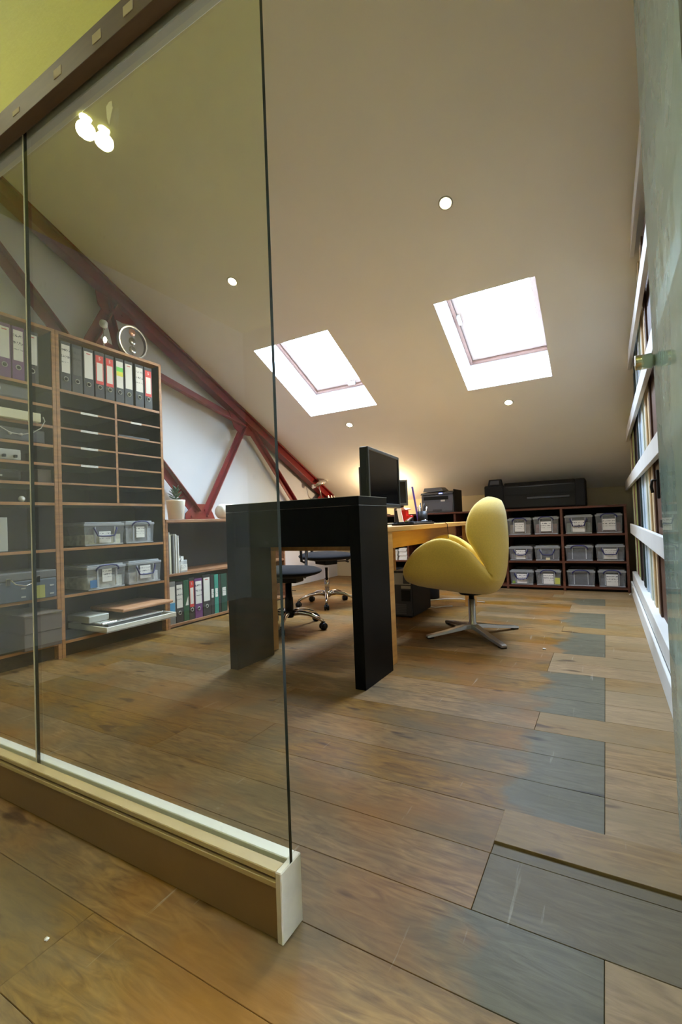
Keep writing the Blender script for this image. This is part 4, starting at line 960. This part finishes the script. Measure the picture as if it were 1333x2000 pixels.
rnd = random.Random(3); fills = [(120, 108, 96), (112, 84, 78), (96, 110, 96), (108, 84, 82), (100, 92, 100), (70, 76, 88), (62, 68, 84), (84, 88, 98), (96, 98, 90), (92, 88, 84), (60, 64, 78), (74, 76, 84)]
n_ = 0
for r in range(3):
    for i, (x0, x1, h, hd, pp_, sm, ph) in enumerate(cells[r]):
        storage_box('clear box %s, %s from left, %s back shelf' % (ph, posn[i], rown[r]), g5, ((x0+x1)/2, FY+.012+.01*rnd.random(), rowz[r]+.0005), 0, x1-x0, .36, h, hd, pp_, fills[n_], sm, 10+n_); n_ += 1
# papers in the unit seen under the desk
for i, (x0, x1, z1, lb) in enumerate([(-2.345, -2.245, .425, 'white paper stack, left one in the back shelving under the desk'), (-2.222, -2.118, .452, 'white paper stack, right one in the back shelving under the desk')]):
    ps = thing('paper_stack', lb, 'paper', ((x0+x1)/2, FY+.1, .3025))
    k_ = 0; z = .3025
    while z < z1-.012:
        z2 = min(z1, z+.018); o2 = .003*((k_ % 3)-1)
        obj('ream', box((x0+o2, FY+.01+o2, z), (x1+o2, FY+.22+o2, z2-.001), .001), m_paper, ps); z = z2; k_ += 1
for i, (z, c) in enumerate(((.046, 'low'), (.135, 'upper'))):
    tag(obj('printer_part', box((-2.72, FY+.005, z), (-2.15, FY+.33, z+.075), .01, 2), m_blackdull if i else m_lgrey), ('dark' if i else 'pale') + ' flat electronic box, %s one behind the chrome chair base' % c, 'device')

# printer and plotter on the back unit
pr_ = thing('printer', 'grey multifunction printer on the back shelving', 'printer', (-1.70, 5.5, .8605))
PX0, PX1, PY = -1.925, -1.535, 5.35
obj('body', box((PX0, PY, .8605), (PX1, PY+.34, 1.075), .008, 2), m_grey, pr_)
obj('side_cover', box((PX1, PY+.005, .865), (PX1+.012, PY+.335, 1.13), .003), m_blackdull, pr_)
obj('control_panel', add_hull(bmesh.new(), [(PX0-.004, PY-.012, 1.078), (PX1+.004, PY-.012, 1.078), (PX1+.004, PY+.3, 1.078), (PX0-.004, PY+.3, 1.078)], [(PX0, PY-.004, 1.100), (PX1, PY-.004, 1.100), (PX1, PY+.26, 1.130), (PX0, PY+.26, 1.130)]), m_dgrey, pr_, bevel=.003)
obj('document_feeder', add_hull(bmesh.new(), [(PX0+.01, PY+.04, 1.115), (PX1-.12, PY+.04, 1.115), (PX1-.12, PY+.26, 1.128), (PX0+.01, PY+.26, 1.128)], [(PX0+.02, PY+.06, 1.165), (PX1-.16, PY+.06, 1.165), (PX1-.16, PY+.24, 1.172), (PX0+.02, PY+.24, 1.172)]), m_grey, pr_, bevel=.004)
obj('output_slot', box((PX0+.03, PY-.004, 1.015), (PX1-.06, PY+.01, 1.055)), m_dark, pr_)
obj('paper_drawer', box((PX0+.01, PY-.006, .875), (PX1-.01, PY+.01, .985), .003), m_grey, pr_); obj('drawer_grip', box((PX0+.14, PY-.009, .880), (PX1-.14, PY-.002, .902), .002), m_dgrey, pr_)
obj('sticker', box((PX1-.15, PY-.003, .992), (PX1-.10, PY+.001, 1.012)), m_paper, pr_); obj('status_light', box((-1.70, PY-.015, 1.083), (-1.66, PY-.010, 1.092)), m_led, pr_)
pl_ = thing('plotter', 'long black large format plotter on the back shelving', 'plotter', (-.66, 5.55, .8605))
QX0, QX1, QY = -1.180, -.165, 5.36
obj('body', box((QX0+.03, QY+.01, .8605), (QX1-.03, QY+.34, 1.12), .02, 3), m_blackp, pl_)
obj('end_cover', box((QX0, QY, .8605), (QX0+.21, QY+.34, 1.135), .015, 3), m_blackdull, pl_); obj('end_cover', box((QX1-.10, QY, .8605), (QX1, QY+.34, 1.15), .015, 3), m_blackdull, pl_)
obj('roll_cover', add_hull(bmesh.new(), [(QX0+.21, QY+.02, 1.11), (QX1-.10, QY+.02, 1.11), (QX1-.10, QY+.32, 1.11), (QX0+.21, QY+.32, 1.11)], [(QX0+.21, QY+.06, 1.155), (QX1-.10, QY+.06, 1.155), (QX1-.10, QY+.24, 1.165), (QX0+.21, QY+.24, 1.165)]), m_blackp, pl_, bevel=.006)
obj('display_housing', add_hull(bmesh.new(), [(QX0+.04, QY-.004, 1.13), (QX0+.19, QY-.004, 1.13), (QX0+.19, QY+.12, 1.13), (QX0+.04, QY+.12, 1.13)], [(QX0+.05, QY+.03, 1.205), (QX0+.18, QY+.03, 1.205), (QX0+.18, QY+.09, 1.205), (QX0+.05, QY+.09, 1.205)]), m_blackdull, pl_, bevel=.004)
obj('display', add_hull(bmesh.new(), [(QX0+.065, QY-.001, 1.145), (QX0+.165, QY-.001, 1.145), (QX0+.165, QY+.006, 1.145), (QX0+.065, QY+.006, 1.145)], [(QX0+.07, QY+.020, 1.190), (QX0+.16, QY+.020, 1.190), (QX0+.16, QY+.026, 1.190), (QX0+.07, QY+.026, 1.190)]), m_dgrey, pl_)
obj('output_slot', box((QX0+.22, QY+.002, 1.005), (QX1-.11, QY+.02, 1.025)), m_dark, pl_); obj('bar', box((QX0+.45, QY-.006, .965), (QX1-.15, QY+.012, .985), .003), m_dgrey, pl_)

# uplight behind the monitors
ul = thing('uplight', 'small uplight standing on the back shelving behind the monitors', 'lamp', (-2.42, 5.42, .8605))
obj('base', lathe([(0, 0), (.05, 0), (.05, .012), (.01, .02), (0, .02)], (0, 0, 0), 20), m_blackp, ul, world=False); obj('pole', tube([(0, 0, .015), (0, 0, .24)], .006, 8), m_blackp, ul, world=False)
obj('cup', lathe([(0, .235), (.022, .235), (.034, .272), (.031, .272), (.020, .240), (0, .240)], (0, 0, 0), 20), m_steel, ul, world=False)
# chrome spot fixed at the rafter foot
cs = thing('spot_lamp', 'chrome cylinder spot lamp clamped near the rafter foot', 'lamp', (-3.34, 5.24, 1.20))
obj('lamp_head', tube([(-3.40, 5.20, 1.290), (-3.25, 5.34, 1.355)], [.034, .026], 20), m_chrome, cs)
obj('arm', tube([(-3.33, 5.27, 1.30), (-3.33, 5.32, 1.16), (-3.40, 5.46, 1.08)], .007, 8), m_steel, cs)
obj('clamp', box((-3.42, 5.42, 1.04), (-3.36, 5.50, 1.10), .004), m_dgrey, cs)
bf = thing('bracket', 'dark bolted bracket at the foot of the red rafter', 'bracket', (-3.36, 5.58, 1.15))
obj('plate', box((-3.395, 5.50, 1.10), (-3.30, 5.72, 1.13), .003), m_dgrey, bf)
for y in (5.54, 5.62, 5.69): obj('bolt', lathe([(0, 0), (.014, 0), (.014, .03), (.009, .032), (.009, .05), (0, .05)], (-3.35, y, 1.13), 6, 'z', smooth=False), m_steel, bf)

# ------------------------------------------------------------------ ceiling downlights
for i, (x, y) in enumerate(SPOTS):
    lb = ['ceiling downlight highest on the open part of the slope', 'ceiling downlight below the right skylight', 'ceiling downlight below the left skylight', 'ceiling downlight seen through the glass pane'][i]
    t = thing('downlight', lb, 'downlight', slope_pt(x, y), group='recessed ceiling downlights'); t.rotation_euler = (-TH, 0, 0)
    n = 24; bm = bmesh.new()
    prof_ = [(.030, -.001), (.040, -.004), (.043, 0), (.030, .0)]
    rings = [[bm.verts.new((r*math.cos(2*PI*q/n), r*math.sin(2*PI*q/n), h)) for q in range(n)] for r, h in prof_]
    for a in range(4):
        for q in range(n): bm.faces.new((rings[a][q], rings[a][(q+1) % n], rings[(a+1) % 4][(q+1) % n], rings[(a+1) % 4][q]))
    bmesh.ops.recalc_face_normals(bm, faces=bm.faces[:])
    obj('trim_ring', bm, m_lgrey, t, world=False, smooth=True)
    obj('lamp_face', lathe([(0, -.004), (.026, -.004), (.029, -.001), (0, -.0005)], (0, 0, 0), 24), m_lampcool if i < 2 else m_lampwhite, t, world=False)
hl = thing('hall_or_fill_downlight', 'pair of bright hall downlights mirrored in the glass pane', 'downlight', (-2.31, -.06, 3.0))
for x, y in ((-2.318, -.014), (-2.304, -.110)):
    obj('lamp_face', lathe([(0, -.012), (.019, -.012), (.023, -.002), (0, -.001)], (x, y, 3.0), 24), m_hallemit, hl)

for x, y, wh in ((.2, -.9, 'right'), (-1.0, -1.2, 'left')):  # fittings made up to go with the two added fill lamps
    t = thing('hall_or_fill_downlight', 'added fitting for an unseen fill lamp on the %s behind the viewer' % wh, 'downlight', (x, y, 3.0), group='added fill lamps behind the viewer')
    obj('lamp_face', lathe([(0, -.012), (.026, -.012), (.030, -.002), (0, -.001)], (0, 0, 0), 24), m_lampwhite, t, world=False)
# ------------------------------------------------------------------ rack of old doors along the right wall
rk = thing('door_rack', 'white painted rail rack along the right wall holding old boards', 'rack', (.21, 3.5, 0))
R0 = 1.46
for z in (.580, 1.020, 1.450, 1.890, 2.330):
    zt = z+.090
    yend = min(5.27, 6.0-(zt-1.0706)/SLOPE-.01)
    bm = bmesh.new()
    ycl = min(5.27 if z < .9 else 5.98, 6.0-(zt-1.0706)/SLOPE-.006); ybl = min(5.27 if z < .9 else 5.98, 6.0-(z-1.0706)/SLOPE-.006)
    poly = [(R0, z), (ybl, z), (ycl, zt), (R0, zt)]
    add_hull(bm, [(.200, y, q) for y, q in poly], [(.222, y, q) for y, q in poly]); obj('rail', bm, m_skirt, rk, bevel=.002)
obj('ledge', box((.200, R0, .115), (.345, 5.26, .212), .003), m_skirt, rk); obj('skirting', box((.184, R0, 0), (.199, 5.26, .118), .003), m_skirt, rk)
for y in (R0+.02, 3.4, 5.2): obj('post', box((.302, y, .212), (.345, y+.045, min(2.4, ceil_z(y+.05)-.02))), m_skirt, rk)
BR = [  # y0, y1, z top, colour, label, kind
 (5.02, 5.24, 9, (196, 196, 160), 'pale cream board at the far end of the rack'), (4.86, 5.00, 9, (96, 34, 40), 'narrow dark red board in the rack'), (4.62, 4.84, 9, (150, 156, 96), 'olive green board in the rack'),
 (4.20, 4.60, 9, (36, 24, 22), 'dark brown board in the rack'), (3.98, 4.18, 9, (26, 48, 46), 'dark teal board in the rack'), (3.62, 3.96, 9, (176, 192, 204), 'pale blue grey board in the rack'),
 (3.36, 3.60, 9, (196, 200, 188), 'off white board in the rack'), (3.08, 3.34, 9, (190, 168, 132), 'bare light wood board in the rack'), (2.58, 3.05, 9, (76, 48, 32), 'dark brown old door with black latch in the rack'),
 (2.30, 2.55, 9, (168, 170, 150), 'grey green board in the rack'), (1.98, 2.28, 9, (192, 160, 92), 'ochre board in the rack'), (1.52, 1.95, 9, (200, 196, 180), 'cream board at the near end of the rack')]
for y0, y1, zt, c, lb in BR:
    t = thing('old_board', lb, 'board', (.26, (y0+y1)/2, .213), group='old boards and doors in the rack')
    mt = mat('board_%d_%d_%d' % c, srgb(*c), .55, noise=.14, scale=5, stretch=(8, 8, 1))
    za = min(2.30, ceil_z(y0)-.03); zb = min(2.30, ceil_z(y1)-.03)
    poly = [(y0, .2125), (y1, .2125), (y1, zb), (y0, za)]
    obj('panel', add_hull(bmesh.new(), [(.244, y, z) for y, z in poly], [(.270, y, z) for y, z in poly]), mt, t, bevel=.002)
    w = min(.05, (y1-y0)*.22)
    for a, b in ((y0, y0+w), (y1-w, y1)):
        zz = min(2.28, ceil_z(b)-.05)
        obj('stile', box((.234, a, .2125), (.244, b, zz), .002), mt, t)
    if 'latch' in lb:
        obj('latch', box((.222, 2.70, .84), (.234, 2.74, .98), .003), m_blackp, t); obj('latch_handle', tube([(.228, 2.72, .93), (.205, 2.72, .93), (.200, 2.72, .90), (.205, 2.72, .87)], .007, 8), m_blackp, t)
        obj('hinge', box((.226, 2.62, .70), (.234, 2.70, .74), .002), m_blackp, t)
tag(obj('cable', tube([(.175, 5.22, .006), (.160, 5.12, .006), (.168, 5.0, .02), (.180, 4.92, .06), (.181, 4.88, .12)], .004, 8), m_cable_w), 'short white cable by the skirting at the end of the rack', 'cable')

# crumbs on the floor
def crumb(loc, s, label):
    bm = bmesh.new(); bmesh.ops.create_icosphere(bm, subdivisions=2, radius=1); r = random.Random(int(s*1e5))
    for v in bm.verts: v.co = Vector((v.co.x*s*r.uniform(.6, 1.1), v.co.y*s*.7*r.uniform(.7, 1.2), (v.co.z*.4+.4)*s*r.uniform(.7, 1)))
    o = tag(obj('plaster_crumb', bm, m_debris), label, 'crumb'); o.location = loc
crumb((-.972, .497, 0), .006, 'small white plaster crumb on the hall floor in front of the kerb')
crumb((-.345, 2.935, 0), .012, 'small white crumb on the boards near the yellow chair')
